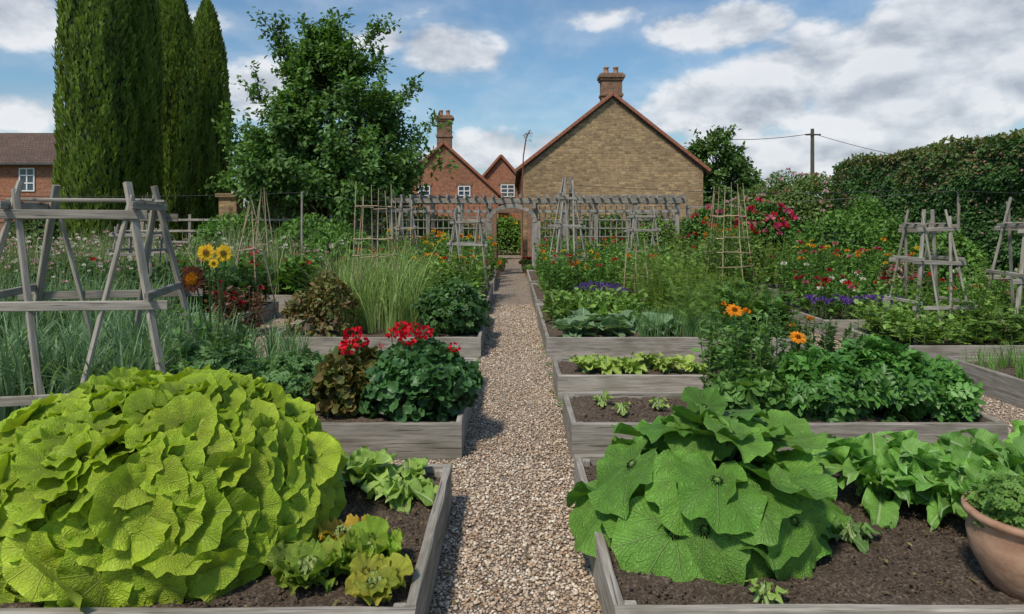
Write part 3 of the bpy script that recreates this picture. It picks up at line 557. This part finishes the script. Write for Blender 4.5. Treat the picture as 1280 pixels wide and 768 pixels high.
# hedge
def hedge():
    mb=MB(); n=56000; x0,y0,y1,H=11.5,8.5,24.3,3.95
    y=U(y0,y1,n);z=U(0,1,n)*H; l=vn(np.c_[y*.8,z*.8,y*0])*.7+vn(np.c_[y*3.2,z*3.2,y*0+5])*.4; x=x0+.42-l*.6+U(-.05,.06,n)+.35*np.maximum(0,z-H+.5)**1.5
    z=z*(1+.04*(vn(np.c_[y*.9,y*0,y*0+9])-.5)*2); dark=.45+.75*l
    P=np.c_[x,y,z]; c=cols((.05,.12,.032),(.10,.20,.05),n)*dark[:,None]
    rd=(vn(np.c_[y*.7,z*1.2,y*0+30])+ (z/H-.75)*1.3)>.62; rd&=U(0,1,n)<.35; c[rd]=cols((.16,.16,.05),(.22,.16,.08),rd.sum())
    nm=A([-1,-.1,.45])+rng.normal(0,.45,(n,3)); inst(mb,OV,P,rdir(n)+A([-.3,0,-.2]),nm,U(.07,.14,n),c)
    m=18000; x=U(x0+.1,x0+3,m);y=U(y0,y1,m); P=np.c_[x,y,H+.0+.28*(vn(np.c_[x*1.3,y*1.3,x*0])-.5)+U(-.05,.12,m)]
    inst(mb,OV,P,rdir(m),A([0,0,1])+rng.normal(0,.4,(m,3)),U(.08,.16,m),cols((.10,.17,.04),(.2,.18,.07),m))
    m=12000; x=U(x0,x0+3,m);z=U(0,H,m); P=np.c_[x,y1+.25*vn(np.c_[x*2,z*2,x*0]),z]; P2=P.copy(); P2[:,1]=y0-.25*vn(np.c_[x*2,z*2,x*0])
    for q,s in((P,1),(P2,-1)): inst(mb,OV,q,rdir(m),A([0,s,.3])+rng.normal(0,.4,(m,3)),U(.08,.14,m),cols((.05,.11,.03),(.1,.18,.05),m))
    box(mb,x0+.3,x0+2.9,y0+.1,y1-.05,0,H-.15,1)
    k=260; y=U(y0,y1,k);z=U(1.2,H,k); 
    inst(mb,WIDE,np.c_[np.full(k,x0-.05)+U(-.05,.1,k),y,z],rdir(k),A([-1,0,.3]),U(.05,.09,k),cols((.5,.25,.26),(.35,.15,.12),k),2)
    mb.build('tall_hedge',[FOL,DARKG,PET])
hedge()
def shrub(name,blobs,n,size,ca,cb,T=OV,fl=None,nf=0,fs=.08,mat=FOL,core=True,zmin=.0,**k):
    mb=MB(); leafball(mb,blobs,n,size,ca,cb,T,zmin=zmin,**k)
    if core:
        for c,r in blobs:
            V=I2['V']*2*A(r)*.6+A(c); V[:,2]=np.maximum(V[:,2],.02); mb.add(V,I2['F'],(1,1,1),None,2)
    if fl:
        for i in range(nf):
            c,r=blobs[rng.integers(len(blobs))]; d=rdir(1)[0]; d[2]=abs(d[2]); d[1]=-abs(d[1]) if U(0,1)<.8 else d[1]; flowerhead(mb,A(c)+d*A(r)*U(.95,1.08),fl[rng.integers(len(fl))],fs*U(.7,1.3),9)
    return mb.build(name,[mat,PET,DARKG])
RED=(.50,.02,.025);DRED=(.3,.015,.03);ORG=(.75,.27,.015);YEL=(.75,.5,.03);PNK=(.55,.12,.2);WHT=(.7,.68,.62);PUR=(.15,.08,.34);LPNK=(.6,.38,.42)
shrub('flowering_shrub',[((10.9,25.8,1.9),(2.0,1.5,1.9)),((9.2,26.2,1.5),(1.5,1.2,1.4))],20000,.12,(.10,.17,.04),(.19,.27,.07),fl=[LPNK,(.35,.2,.12)],nf=110,fs=.09)
shrub('red_rose_bush',[((6.4,21.5,1.3),(1.0,.8,1.15)),((8.1,21.8,1.4),(.9,.8,1.15))],9000,.12,(.06,.15,.03),(.13,.26,.045),fl=[RED,(.55,.04,.1),(.6,.14,.22)],nf=75,fs=.12)
shrub('distant_trees',[((-30+i*7.5+U(-1,1),64+U(-3,3),1.5+U(0,1.)),(5.5,3,U(2.5,4.))) for i in range(13)],22000,.5,(.05,.09,.03),(.09,.14,.05))
shrub('laurel_hedge',[((-22+i*2.2,31.5+U(-.5,.5),.9),(1.6,1.,U(1.1,1.7))) for i in range(9)],12000,.22,(.06,.12,.03),(.11,.19,.05),WIDE)
shrub('laurel_hedge',[((4.2+i*2.,30.5+U(-.5,.5),.8),(1.6,1.,U(1.1,1.8))) for i in range(9)],10000,.22,(.06,.13,.03),(.12,.21,.05),WIDE)
shrub('climbing_rose',[((-2.8,26.9,1.1),(1.3,.6,1.1)),((2.9,26.9,1.1),(1.4,.6,1.0)),((-1.9,29.5,.9),(.9,.6,1.)),((1.9,30.6,.9),(.8,.6,1.2))],10000,.12,(.08,.18,.03),(.17,.3,.05),fl=[YEL,PNK],nf=30,fs=.07)
shrub('courtyard_shrub',[((-.3,39,1.),(1.3,.8,1.2)),((.9,38.2,.5),(.6,.5,.7))],5000,.16,(.10,.22,.035),(.2,.36,.06),fl=[ORG,YEL],nf=16,fs=.12)
# ================================================================ HERO PLANTS
PALMS=[T_palm(ruf=.035+.005*i,cup=.03+.02*(i%3),seed=i,droop=.10+.06*(i%4),back=.03,el=.0,notch=.3,nw=.16,lobe=.05,fine=.03,lowf=.3,cmin=.66) for i in range(8)]
PALMT=[T_palm(ruf=.06+.008*i,cup=.14+.06*(i%3),seed=30+i,droop=.12,back=-.06,el=-.06,notch=.15,nw=.2,lobe=.04,fine=.035,lowf=.35,cmin=.58) for i in range(6)]
mb=MB(); c0=A([-2.0,3.82,.26]); RX,RY,RZ=.95,.80,.86
def dome(n_): 
    q=np.sign(n_)*np.abs(n_)**A([.92,.92,.82]); return q
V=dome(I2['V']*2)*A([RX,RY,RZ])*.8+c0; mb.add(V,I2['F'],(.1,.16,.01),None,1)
N_=390; ph=math.pi*(3-math.sqrt(5))
for i in range(N_):
    q=(i+.5)/N_; z=1-q*1.02; rr=math.sqrt(max(0,1-z*z)); a=i*ph; n_=A([rr*math.cos(a),rr*math.sin(a),z])
    lm=.93+.14*float(vn(n_*3.2+3)); p=c0+dome(n_)*A([RX,RY,RZ])*lm*.93; N3=nrm(n_/A([RX,RY,RZ])); N3[2]=max(N3[2],.0)
    ho=nrm(A([N3[0],N3[1]-.25,0])); dn=nrm(ho-N3*(ho@N3)+A([0,0,-.02])+1e-4); low=q**1.2
    d=nrm(dn+N3*U(.0,.35)*(1-.6*low)+rng.normal(0,.3,3)); sc=(.20+.22*low)*U(.75,1.25)
    T=(PALMT if U(0,1)>low*1.35 else PALMS); T=T[rng.integers(len(T))]
    nn=N3+rng.normal(0,.3,3)+A([0,-.3,.1]); g_=U(0,1)
    col=A([.30,.46,.022])*(1-g_)+A([.42,.55,.038])*g_; col=col*U(.78,1.12)
    inst(mb,T,p-d*sc*.08,d,nn,sc,col)
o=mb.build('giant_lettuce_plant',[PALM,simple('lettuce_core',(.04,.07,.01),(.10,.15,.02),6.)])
# big veined leaf plant (right)
SQ=[T_palm(nr=12,na=54,ruf=r_,cup=c_,seed=80+i,droop=d_,el=.3,notch=.62,lobe=.07,fine=.03,lowf=1.1,cmin=.8) for i,(d_,r_,c_) in enumerate(((.1,.055,.2),(.25,.065,.08),(.42,.06,.05),(.6,.06,.03),(.2,.07,.22),(.35,.07,-.05),(.15,.05,.3)))]
def bigplant(name,c,spec,ca,cb,T,mat,stemc=(.16,.24,.08),jn=.18,cv=.12):
    mb=MB(); c=A(c,float)
    for (az,out,z,L,pitch,ti) in spec:
        az=math.radians(az); h=A([math.cos(az),math.sin(az),0]); b=c+h*out+A([0,0,z]); pt=math.radians(pitch)
        d=h*math.cos(pt)+A([0,0,math.sin(pt)]); nm=nrm(-h*math.sin(pt)+A([0,0,math.cos(pt)])+rng.normal(0,jn,3)); d=nrm(d+rng.normal(0,jn*.5,3))
        inst(mb,T[ti%len(T)],b,d,nm,L,cols(ca,cb,1,cv)[0])
        r0=c+h*.04; tube(mb,[r0,r0*.45+b*.55+A([0,0,.06])-h*.03,b-nm*.025-d*.03,b-nm*.016],[.013,.011,.008,.006],6,stemc)
    return mb.build(name,mat)
sp=[]
for i in range(17): sp.append((i*21.2+U(-8,8),U(.42,.6),U(.18,.32),U(.36,.47),U(-55,-15),1+i%5))
for i in range(16): sp.append((i*22.5+10+U(-8,8),U(.26,.44),U(.34,.48),U(.33,.43),U(-35,5),i%7))
for i in range(14): sp.append((i*25.7+U(-10,10),U(.06,.26),U(.50,.62),U(.25,.35),U(-25,22),(0,4,1,6,2)[i%5]))
sp+=[(230,.5,.31,.47,-55,2),(285,.55,.28,.47,-58,2),(258,.45,.43,.4,-35,1),(200,.52,.42,.42,-30,1),(100,.08,.66,.22,30,4),(270,.05,.66,.22,-10,1)]
bigplant('marrow_plant',(1.15,3.95,.24),sp,(.075,.21,.022),(.15,.32,.042),SQ,PALM2,jn=.26,cv=.2)
CH=[T_pin(nu=14,nv=22,wid=.25,droop=.35,wave=.12,seed=50,fold=.35,shape=1.5,ex=.6),T_pin(nu=14,nv=22,wid=.28,droop=.6,wave=.13,seed=51,fold=.25,shape=1.6,ex=.55),T_pin(nu=14,nv=22,wid=.26,droop=.2,wave=.12,seed=52,fold=.35,shape=1.4,ex=.6)]
for (x,y) in ((2.3,4.3),(2.75,4.45),(3.2,4.35),(3.65,4.3),(2.65,4.05)):
    sp=[(i*137.5,U(.02,.1),U(.03,.16),U(.26,.38),U(5,60),i) for i in range(32)]
    bigplant('chard_plant',(x,y,.26),sp,(.11,.28,.035),(.2,.42,.06),CH,RIB,(.3,.4,.2),cv=.22)
# small lettuces
LT=[T_pin(nu=10,nv=14,wid=.3,droop=.3,wave=.13,seed=60+i,fold=.3,shape=1.7,ex=.6) for i in range(4)]
def lettuce(x,y,r,n,ca,cb,name='lettuce_plant',z=.25,lo=5,hi=65,T=LT,mat=None):
    bigplant(name,(x,y,z),[(i*137.5+U(-10,10),U(.0,.04),U(.01,.06),r*U(.75,1.1),U(lo,hi),i) for i in range(n)],ca,cb,T,mat or RIB,(.3,.42,.15))
LG=((.22,.38,.05),(.34,.50,.10))
lettuce(-.98,4.5,.24,20,*LG);lettuce(-.70,4.32,.23,16,*LG,lo=0,hi=35);lettuce(-1.25,4.25,.23,16,*LG);lettuce(-.68,4.55,.14,12,*LG)
WT=[T_palm(nr=6,na=54,ruf=.12,cup=.15,seed=120+i,droop=.1,el=.1,notch=.3,lobe=.06) for i in range(3)]
def wilt(x,y,r,n,ca,cb,name='lettuce_plant',lo=5,hi=60):
    bigplant(name,(x,y,.25),[(i*137.5+U(-15,15),U(.03,.12),U(.03,.1),r*U(.7,1.15),U(lo,hi),i) for i in range(n)],ca,cb,WT,PALM,(.35,.45,.15),jn=.35,cv=.2)
wilt(-.72,3.42,.19,20,(.20,.36,.03),(.36,.45,.05)); wilt(-.98,3.3,.19,14,(.2,.34,.04),(.34,.42,.05)); wilt(-.92,3.68,.15,9,(.5,.42,.03),(.65,.42,.05),'yellowed_lettuce_plant',0,30); wilt(-.62,3.15,.14,8,(.5,.45,.05),(.36,.42,.05),'yellowed_lettuce_plant',0,40)
for x,y in((.85,7.85),(1.1,7.9),(1.35,7.8),(1.8,7.9),(2.05,7.85),(1.6,8.1)): lettuce(x,y,.2,16,(.28,.42,.06),(.38,.5,.09))
for x,y in((1.0,6.2),(1.35,6.35),(.85,6.45)): lettuce(x,y,.09,7,*LG)
lettuce(1.15,3.12,.08,6,*LG); lettuce(1.85,3.75,.14,7,(.1,.22,.04),(.15,.3,.05),lo=0,hi=20)
CB=[T_pin(nu=10,nv=12,wid=.42,droop=.25,wave=.07,seed=70+i,fold=.25,shape=1.2) for i in range(3)]
for x,y in((.95,10.3),(1.5,10.4),(1.1,10.9),(1.75,10.95),(2.3,10.5)): lettuce(x,y,.34,16,(.12,.22,.10),(.18,.3,.14),'cabbage_plant',T=CB)
# geranium
def geranium():
    mb=MB(); leafball(mb,[((-.84,6.2,.48),(.52,.46,.40))],1500,.105,(.045,.12,.036),(.09,.21,.06),RND,inner=.6,up=.4,lump=.15,v=.2)
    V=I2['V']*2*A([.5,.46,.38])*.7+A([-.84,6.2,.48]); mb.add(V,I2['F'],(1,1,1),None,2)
    for (x,y,z,s) in ((-1.42,6.1,.98,.085),(-1.36,6.15,.9,.07),(-1.46,6.05,.87,.08),(-1.0,6.2,1.02,.08),(-.92,6.1,.95,.085),(-1.1,6.25,.96,.06),(-.8,6.2,.98,.075),(-.88,6.2,1.03,.05),(-.52,6.1,.86,.055),(-1.18,6.15,.87,.03)):
        tube(mb,[(x*.8-.2,6.25,.5),(x,y,z-.03)],[.005,.004],5,(.08,.13,.04),0)
        n=int(34*s/.07); d=rdir(n); inst(mb,T_oval(.5,.1),A([x,y,z])+d*A([s,s,s*.6])*.75,d+rng.normal(0,.5,(n,3)),d,s*.55,cols((.66,.012,.03),(.48,.006,.02),n,.15),1)
    mb.build('red_geranium_bush',[GLO,PET,DARKG])
geranium()
shrub('coleus_plant',[((-1.48,6.25,.5),(.33,.35,.36))],700,.1,(.12,.17,.035),(.2,.14,.04),RND,core=True,mat=GLO,zmin=.25)
shrub('cerinthe_plant',[((-2.1,6.5,.42),(.45,.4,.32)),((-2.75,6.3,.45),(.4,.35,.4))],1500,.13,(.10,.20,.07),(.17,.31,.10),COMP,core=False,zmin=.25)
# sunflowers
def sunflowers():
    mb=MB()
    for (x,y,z,R,pc,cc) in ((-2.82,6.3,1.70,.085,YEL,(.5,.16,.01)),(-2.68,6.35,1.69,.085,YEL,(.3,.14,.01)),(-2.92,6.25,1.46,.135,(.07,.025,.012),(.8,.34,.02)),(-2.75,6.3,1.60,.05,YEL,(.4,.2,.01))):
        b=(-2.8+U(-.1,.1),6.45,.25); tube(mb,[b,(x*.5+b[0]*.5+.03,6.4,z*.6),(x,y+.05,z-.04),(x,y,z)],[.012,.01,.007,.005],6,(.12,.2,.06))
        daisy(mb,(x,y-.01,z),(U(-.1,.25),-1,.15),R,pc,cc,22 if R>.1 else 18,.45 if R>.1 else .35)
    herb(mb,-3.05,-2.5,6.1,6.7,26,1.05,.11,(.12,.23,.08),(.18,.33,.11),T=OV,lps=24)
    mb.build('sunflower_plant',[FOL,PET])
sunflowers()
# leeks
def grasspatch(name,x0,x1,y0,y1,n,h,w,bend,ca,cb,z0=.25,arch=.5,nper=9,mat=FOL,hv=.35,sp=.025):
    mb=MB(); c=np.c_[U(x0,x1,n//nper+1),U(y0,y1,n//nper+1),np.full(n//nper+1,z0)]; P=np.repeat(c,nper,0)+rng.normal(0,sp,((n//nper+1)*nper,3))*A([1,1,0]); k=len(P)
    hs=np.repeat(U(.75,1.1,n//nper+1),nper); blades(mb,P,U(0,6.283,k),h*hs*U(1-hv,1.,k),h*bend*U(.2,1.3,k),w*U(.6,1.2,k),cols(ca,cb,k),7,1,0,arch); return mb.build(name,mat)
grasspatch('leek_plants',-5.1,-3.25,5.9,8.2,2200,1.0,.028,.45,(.14,.25,.12),(.22,.34,.17))
grasspatch('leek_plants',-3.6,-2.4,7.,8.3,600,.7,.02,.45,(.11,.21,.08),(.19,.32,.13))
grasspatch('onion_plants',-9.3,-5.4,9.3,11.2,2200,1.15,.022,.4,(.13,.23,.11),(.2,.32,.16))
grasspatch('ornamental_grass',-2.7,-1.55,10.4,12.,520,1.7,.016,.5,(.19,.30,.07),(.32,.42,.15),nper=16,arch=.4,sp=.06)
grasspatch('ornamental_grass',-3.4,-2.,12.,13.4,500,1.5,.014,.5,(.19,.27,.09),(.34,.36,.17),nper=16,arch=.4,sp=.06)
grasspatch('chive_plants',5.5,7.4,6.6,8.3,1800,.38,.01,.3,(.1,.22,.04),(.18,.34,.07))
grasspatch('chive_plants',1.9,3.4,10.1,11.4,1500,.42,.012,.35,(.1,.2,.07),(.16,.3,.1))
shrub('red_orache_plant',[((-2.75,10.4,.65),(.35,.35,.5)),((-3.2,10.5,.5),(.3,.3,.35))],1600,.1,(.2,.11,.04),(.19,.24,.07),core=False,zmin=.25)
shrub('hellebore_bush',[((-.92,10.6,.6),(.52,.55,.42)),((-.75,11.4,.5),(.4,.4,.35))],1900,.16,(.045,.11,.025),(.09,.2,.045),COMP,core=True,zmin=.2,mat=GLO)
# R2 potato foliage and orange marigolds
shrub('potato_plants',[((2.75,6.2,.42),(.42,.4,.34)),((3.35,6.2,.45),(.45,.4,.4)),((3.8,6.15,.4),(.3,.35,.3))],2300,.2,(.065,.18,.035),(.13,.30,.06),COMP,core=False,zmin=.24,mat=GLO)
def marig():
    mb=MB(); herb(mb,1.85,2.35,6.,6.6,40,.95,.12,(.09,.18,.04),(.16,.3,.08),T=OV,lps=22); herb(mb,2.3,3.9,7.6,8.3,80,.65,.1,(.08,.17,.04),(.14,.27,.08),T=OV,lps=20,fl=[ORG],fr=.04,fs=.05)
    for (x,y,z) in ((2.02,6.2,1.18),(2.68,6.4,.90)):
        tube(mb,[(x-.1,6.3,.25),(x-.02,y+.03,z*.6),(x,y,z)],[.006,.005,.004],5,(.1,.18,.05)); daisy(mb,(x,y,z),(0,-.6,.8),.085,ORG,(.5,.15,.01),16,.3)
    mb.build('marigold_plants',[FOL,PET])
marig()
shrub('squash_seedlings',[((2.1,6.1,.42),(.3,.3,.25))],300,.16,(.11,.24,.05),(.18,.34,.09),RND,core=False,zmin=.25)
# mid and far beds
def patch(name,*a,**k):
    mb=MB(); herb(mb,*a,**k); return mb.build(name,[FOL,PET])
G1=((.08,.185,.032),(.16,.31,.055)); G2=((.13,.235,.045),(.23,.37,.085)); G3=((.12,.19,.08),(.23,.30,.14)); G4=((.16,.25,.04),(.28,.40,.08)); GD=((.04,.10,.025),(.085,.18,.045)); GR=((.12,.06,.04),(.2,.1,.06))
patch('carrot_plants',2.6,4.2,10.1,13.5,220,.75,.2,*G2,T=FEATH,lps=14)
patch('lavender_plants',1.3,2.2,13.,13.7,130,.5,.06,*G3,fl=[PUR],fr=.7,fs=.035,lps=10)
patch('tomato_plants',3.2,4.2,9.95,10.9,60,.75,.2,*G1,T=COMP,lps=14)
patch('dill_plants',2.2,4.2,11.8,13.6,160,1.15,.16,*G4,T=FEATH,lps=14)
patch('beetroot_plants',.65,2.2,11.3,12.9,150,.5,.2,*G2,T=OV,lps=10)
patch('zinnia_plants',.7,2.4,14.7,18.1,220,.95,.14,*G1,T=OV,lps=16,fl=[ORG,RED,YEL],fr=.1,fs=.055)
patch('bean_plants',2.4,5.5,14.7,18.1,400,1.05,.15,*G2,T=COMP,lps=16,fl=[ORG,RED],fr=.03,fs=.06)
patch('climbing_bean_plants',4.3,5.3,14.8,15.7,50,2.1,.13,*G2,T=OV,lps=26,fl=[RED,ORG],fr=.2,fs=.06,spread=.1)
patch('dahlia_plants',.7,4.5,19.1,23.,380,1.15,.16,*G1,T=OV,lps=16,fl=[RED,YEL,ORG,PNK],fr=.08,fs=.06)
patch('zinnia_plants',-3.9,-.6,14.4,18.1,360,1.0,.15,*G2,T=OV,lps=16,fl=[ORG,YEL,RED],fr=.1,fs=.055)
patch('dahlia_plants',-3.9,-.6,19.1,23.1,380,1.35,.16,*G1,T=OV,lps=16,fl=[YEL,ORG,YEL],fr=.16,fs=.065)
patch('courgette_plants',-3.4,-1.5,12.3,13.5,70,.8,.26,*G1,T=WIDE,lps=10)
patch('bean_plants',-8.4,-5.,12.6,14.1,220,.95,.2,*GD,T=COMP,lps=16,fl=[RED],fr=.05,fs=.08)
patch('kale_plants',-8.4,-4.9,15.5,17.1,200,.95,.24,*G1,T=WIDE,lps=12,fl=[RED,PNK],fr=.08,fs=.09)
patch('amaranth_plants',-5.1,-4.4,11.4,12.3,40,.9,.15,*GR,T=OV,lps=16,z0=0,fl=[DRED],fr=.25,fs=.06)
patch('comfrey_plants',-8.6,-6.2,11.5,12.4,120,1.2,.2,*GD,T=WIDE,lps=14,z0=0)
patch('wildflower_meadow',-14.5,-4.6,17.5,23.5,1200,1.5,.15,*G3,T=NARROW,lps=14,fl=[WHT,LPNK,WHT],fr=.35,fs=.05,z0=0)
patch('wildflower_meadow',-16,-9.3,9.5,17.5,1100,1.45,.14,*G3,T=NARROW,lps=13,fl=[WHT,LPNK],fr=.4,fs=.04,z0=0)
patch('gaura_plants',-9.2,-6.,9.4,12,240,1.4,.1,*G3,T=NARROW,lps=14,fl=[LPNK,WHT],fr=.4,fs=.03)
grasspatch('tall_grasses',-14,-5,14.8,22,2200,2.1,.022,.35,(.18,.25,.09),(.32,.36,.18),z0=0,nper=16,arch=.3,sp=.06)
patch('dahlia_plants',5.45,8.3,11.8,13.9,240,.75,.12,*G1,T=OV,lps=18,fl=[DRED,WHT,PNK,RED],fr=.2,fs=.06)
patch('lavender_plants',5.35,7.0,11.7,12.5,260,.42,.05,*G3,fl=[PUR,PUR,(.2,.1,.4)],fr=.8,fs=.042,lps=10)
patch('strawberry_plants',5.35,8.9,9.3,10.65,330,.5,.16,*G2,T=COMP,lps=10)
patch('pea_plants',5.5,7.5,9.6,10.5,60,1.1,.1,*G2,T=OV,lps=26)
patch('herb_plants',6.9,8.9,5.3,8.3,240,.6,.12,*G1,T=OV,lps=18)
patch('verbena_plants',6.5,9.9,15.6,17.9,300,1.1,.12,*G1,T=OV,lps=18,fl=[YEL,RED,PNK,ORG],fr=.12,fs=.06)
patch('fennel_plants',5.,10.8,18.5,23.5,560,1.7,.22,*G4,T=FEATH,lps=12,z0=0)
patch('phlox_plants',8.6,11.2,11,20.,460,1.0,.16,*G1,T=OV,lps=18,fl=[PNK,WHT],fr=.08,fs=.06,z0=0)
shrub('currant_bush',[((8.9,18.5,1.),(1.3,1.1,1.2)),((10.2,19.5,1.1),(1.,1.2,1.4)),((10.3,16.3,.8),(.8,1.,1.))],9000,.13,*G1)
shrub('currant_bush',[((-4.9,19.5,.9),(1.,1.,1.)),((-6.4,21.,.9),(1.3,1.,1.2)),((-9.2,22.5,1.),(1.5,1,1.2))],8000,.14,*G1)
shrub('berry_bush',[((6.2,19.3,.8),(.9,.8,1.)),((4.9,23.5,.9),(1.,.4,1.1))],5000,.12,*G2)
shrub('pink_rose_bush',[((7.6,13.2,.6),(.5,.45,.6))],1200,.1,(.16,.13,.06),(.17,.24,.08),fl=[PNK,LPNK],nf=12,fs=.06,zmin=.25)
# ================================================================ SKY
w=bpy.data.worlds.new('World'); S.world=w; w.use_nodes=True; nt=w.node_tree; nt.nodes.clear()
EL=math.radians(54); ROT=math.radians(-148)
sky=nt.nodes.new('ShaderNodeTexSky'); sky.sky_type='NISHITA'; sky.sun_disc=False; sky.sun_elevation=EL; sky.sun_rotation=ROT; sky.air_density=1.2; sky.dust_density=.8; sky.ozone_density=2.5
tc=nd(nt,'ShaderNodeTexCoord'); sp=nd(nt,'ShaderNodeSeparateXYZ',{0:tc.outputs['Generated']})
az=mth(nt,'ARCTAN2',sp.outputs[0],sp.outputs[1]); el=mth(nt,'ARCSINE',sp.outputs[2]); vec=nd(nt,'ShaderNodeCombineXYZ',{0:az,1:el,2:0.}).outputs[0]
blobs=[(1130,95,260,90,1.15),(960,130,200,48,.95),(1240,30,160,75,1.1),(570,68,66,36,1.),(895,35,95,30,.95),(25,20,85,40,.95),(30,140,100,34,.85),(640,190,130,30,.8),(330,115,90,40,.75),(1010,195,270,40,.95),(470,50,60,16,.55),(760,20,60,18,.6),(250,25,60,18,.5)]
cur=None
for (px,py,rx,ry,st) in blobs:
    a=math.atan((px-640)/853.); e=math.atan((275-py)/853.*math.cos(a)); ra=rx/853.*math.cos(a)**2*1.25; re=ry/853.*math.cos(a)*1.25
    s_=nd(nt,'ShaderNodeVectorMath',{0:vec,1:(a,e,0)},operation='SUBTRACT').outputs[0]; s_=nd(nt,'ShaderNodeVectorMath',{0:s_,1:(1/ra,1/re,0)},operation='MULTIPLY').outputs[0]
    l=nd(nt,'ShaderNodeVectorMath',{0:s_},operation='LENGTH').outputs['Value']; m_=mth(nt,'MULTIPLY',mth(nt,'SUBTRACT',1.,mth(nt,'MULTIPLY',l,l)),st,clamp=True)
    cur=m_ if cur is None else mth(nt,'MAXIMUM',cur,m_)
def cn(off,scale=1.):
    v=nd(nt,'ShaderNodeVectorMath',{0:vec,1:off},operation='ADD').outputs[0]; v=nd(nt,'ShaderNodeVectorMath',{0:v,1:(1.,1.7,1.)},operation='MULTIPLY').outputs[0]
    return nd(nt,'ShaderNodeTexNoise',{'Vector':v,'Scale':8.*scale,'Detail':8.,'Roughness':.54,'Distortion':.12}).outputs[0]
n1=cn((3.,1.,0)); n2=cn((3.,1.028,0)); 
den=mth(nt,'ADD',mth(nt,'MULTIPLY',cur,1.0),mth(nt,'MULTIPLY',mth(nt,'SUBTRACT',n1,.5),2.2))
alpha=sstep(nt,den,.16,.66)
haze=mth(nt,'MULTIPLY',sstep(nt,den,-.35,.4),.22); alpha=mth(nt,'MAXIMUM',alpha,haze)
sh=mth(nt,'MULTIPLY_ADD',mth(nt,'SUBTRACT',n1,n2),4.2,.68,clamp=True); core=sstep(nt,den,.5,1.4); sh=mth(nt,'SUBTRACT',sh,mth(nt,'MULTIPLY',core,.22),clamp=True)
cc=ramp(nt,sh,[(0.,(3.1,3.4,3.9)),(.5,(4.5,4.75,5.15)),(1.,(6.2,6.3,6.5))])
skc=nd(nt,'ShaderNodeVectorMath',{0:sky.outputs[0],1:(.60,.76,.84)},operation='MULTIPLY').outputs[0]
colr=mix(nt,mth(nt,'MULTIPLY',alpha,.93),skc,cc); bg=nd(nt,'ShaderNodeBackground',{'Color':colr,'Strength':.14}); out=nt.nodes.new('ShaderNodeOutputWorld'); nt.links.new(bg.outputs[0],out.inputs[0])
sl=bpy.data.lights.new('sun','SUN'); sl.energy=3.5; sl.angle=math.radians(7); sl.color=(1,.92,.79); so=bpy.data.objects.new('sun',sl); S.collection.objects.link(so)
sd=Vector((math.sin(ROT)*math.cos(EL),math.cos(ROT)*math.cos(EL),math.sin(EL))); so.rotation_euler=sd.to_track_quat('Z','Y').to_euler(); so.location=(0,0,20)
# ================================================================ CAMERA
cam=bpy.data.cameras.new('camera'); co=bpy.data.objects.new('camera',cam); S.collection.objects.link(co); co.location=(0,0,2.0); co.rotation_euler=(math.radians(90),0,0)
cam.lens=24; cam.sensor_width=36; cam.shift_y=-109/1280; cam.clip_end=2000; cam.clip_start=.05; S.camera=co
S.view_settings.view_transform='Standard'; S.view_settings.look='None'; S.view_settings.exposure=0
print('VERTS',sum(len(o.data.vertices) for o in bpy.data.objects if o.type=='MESH'))
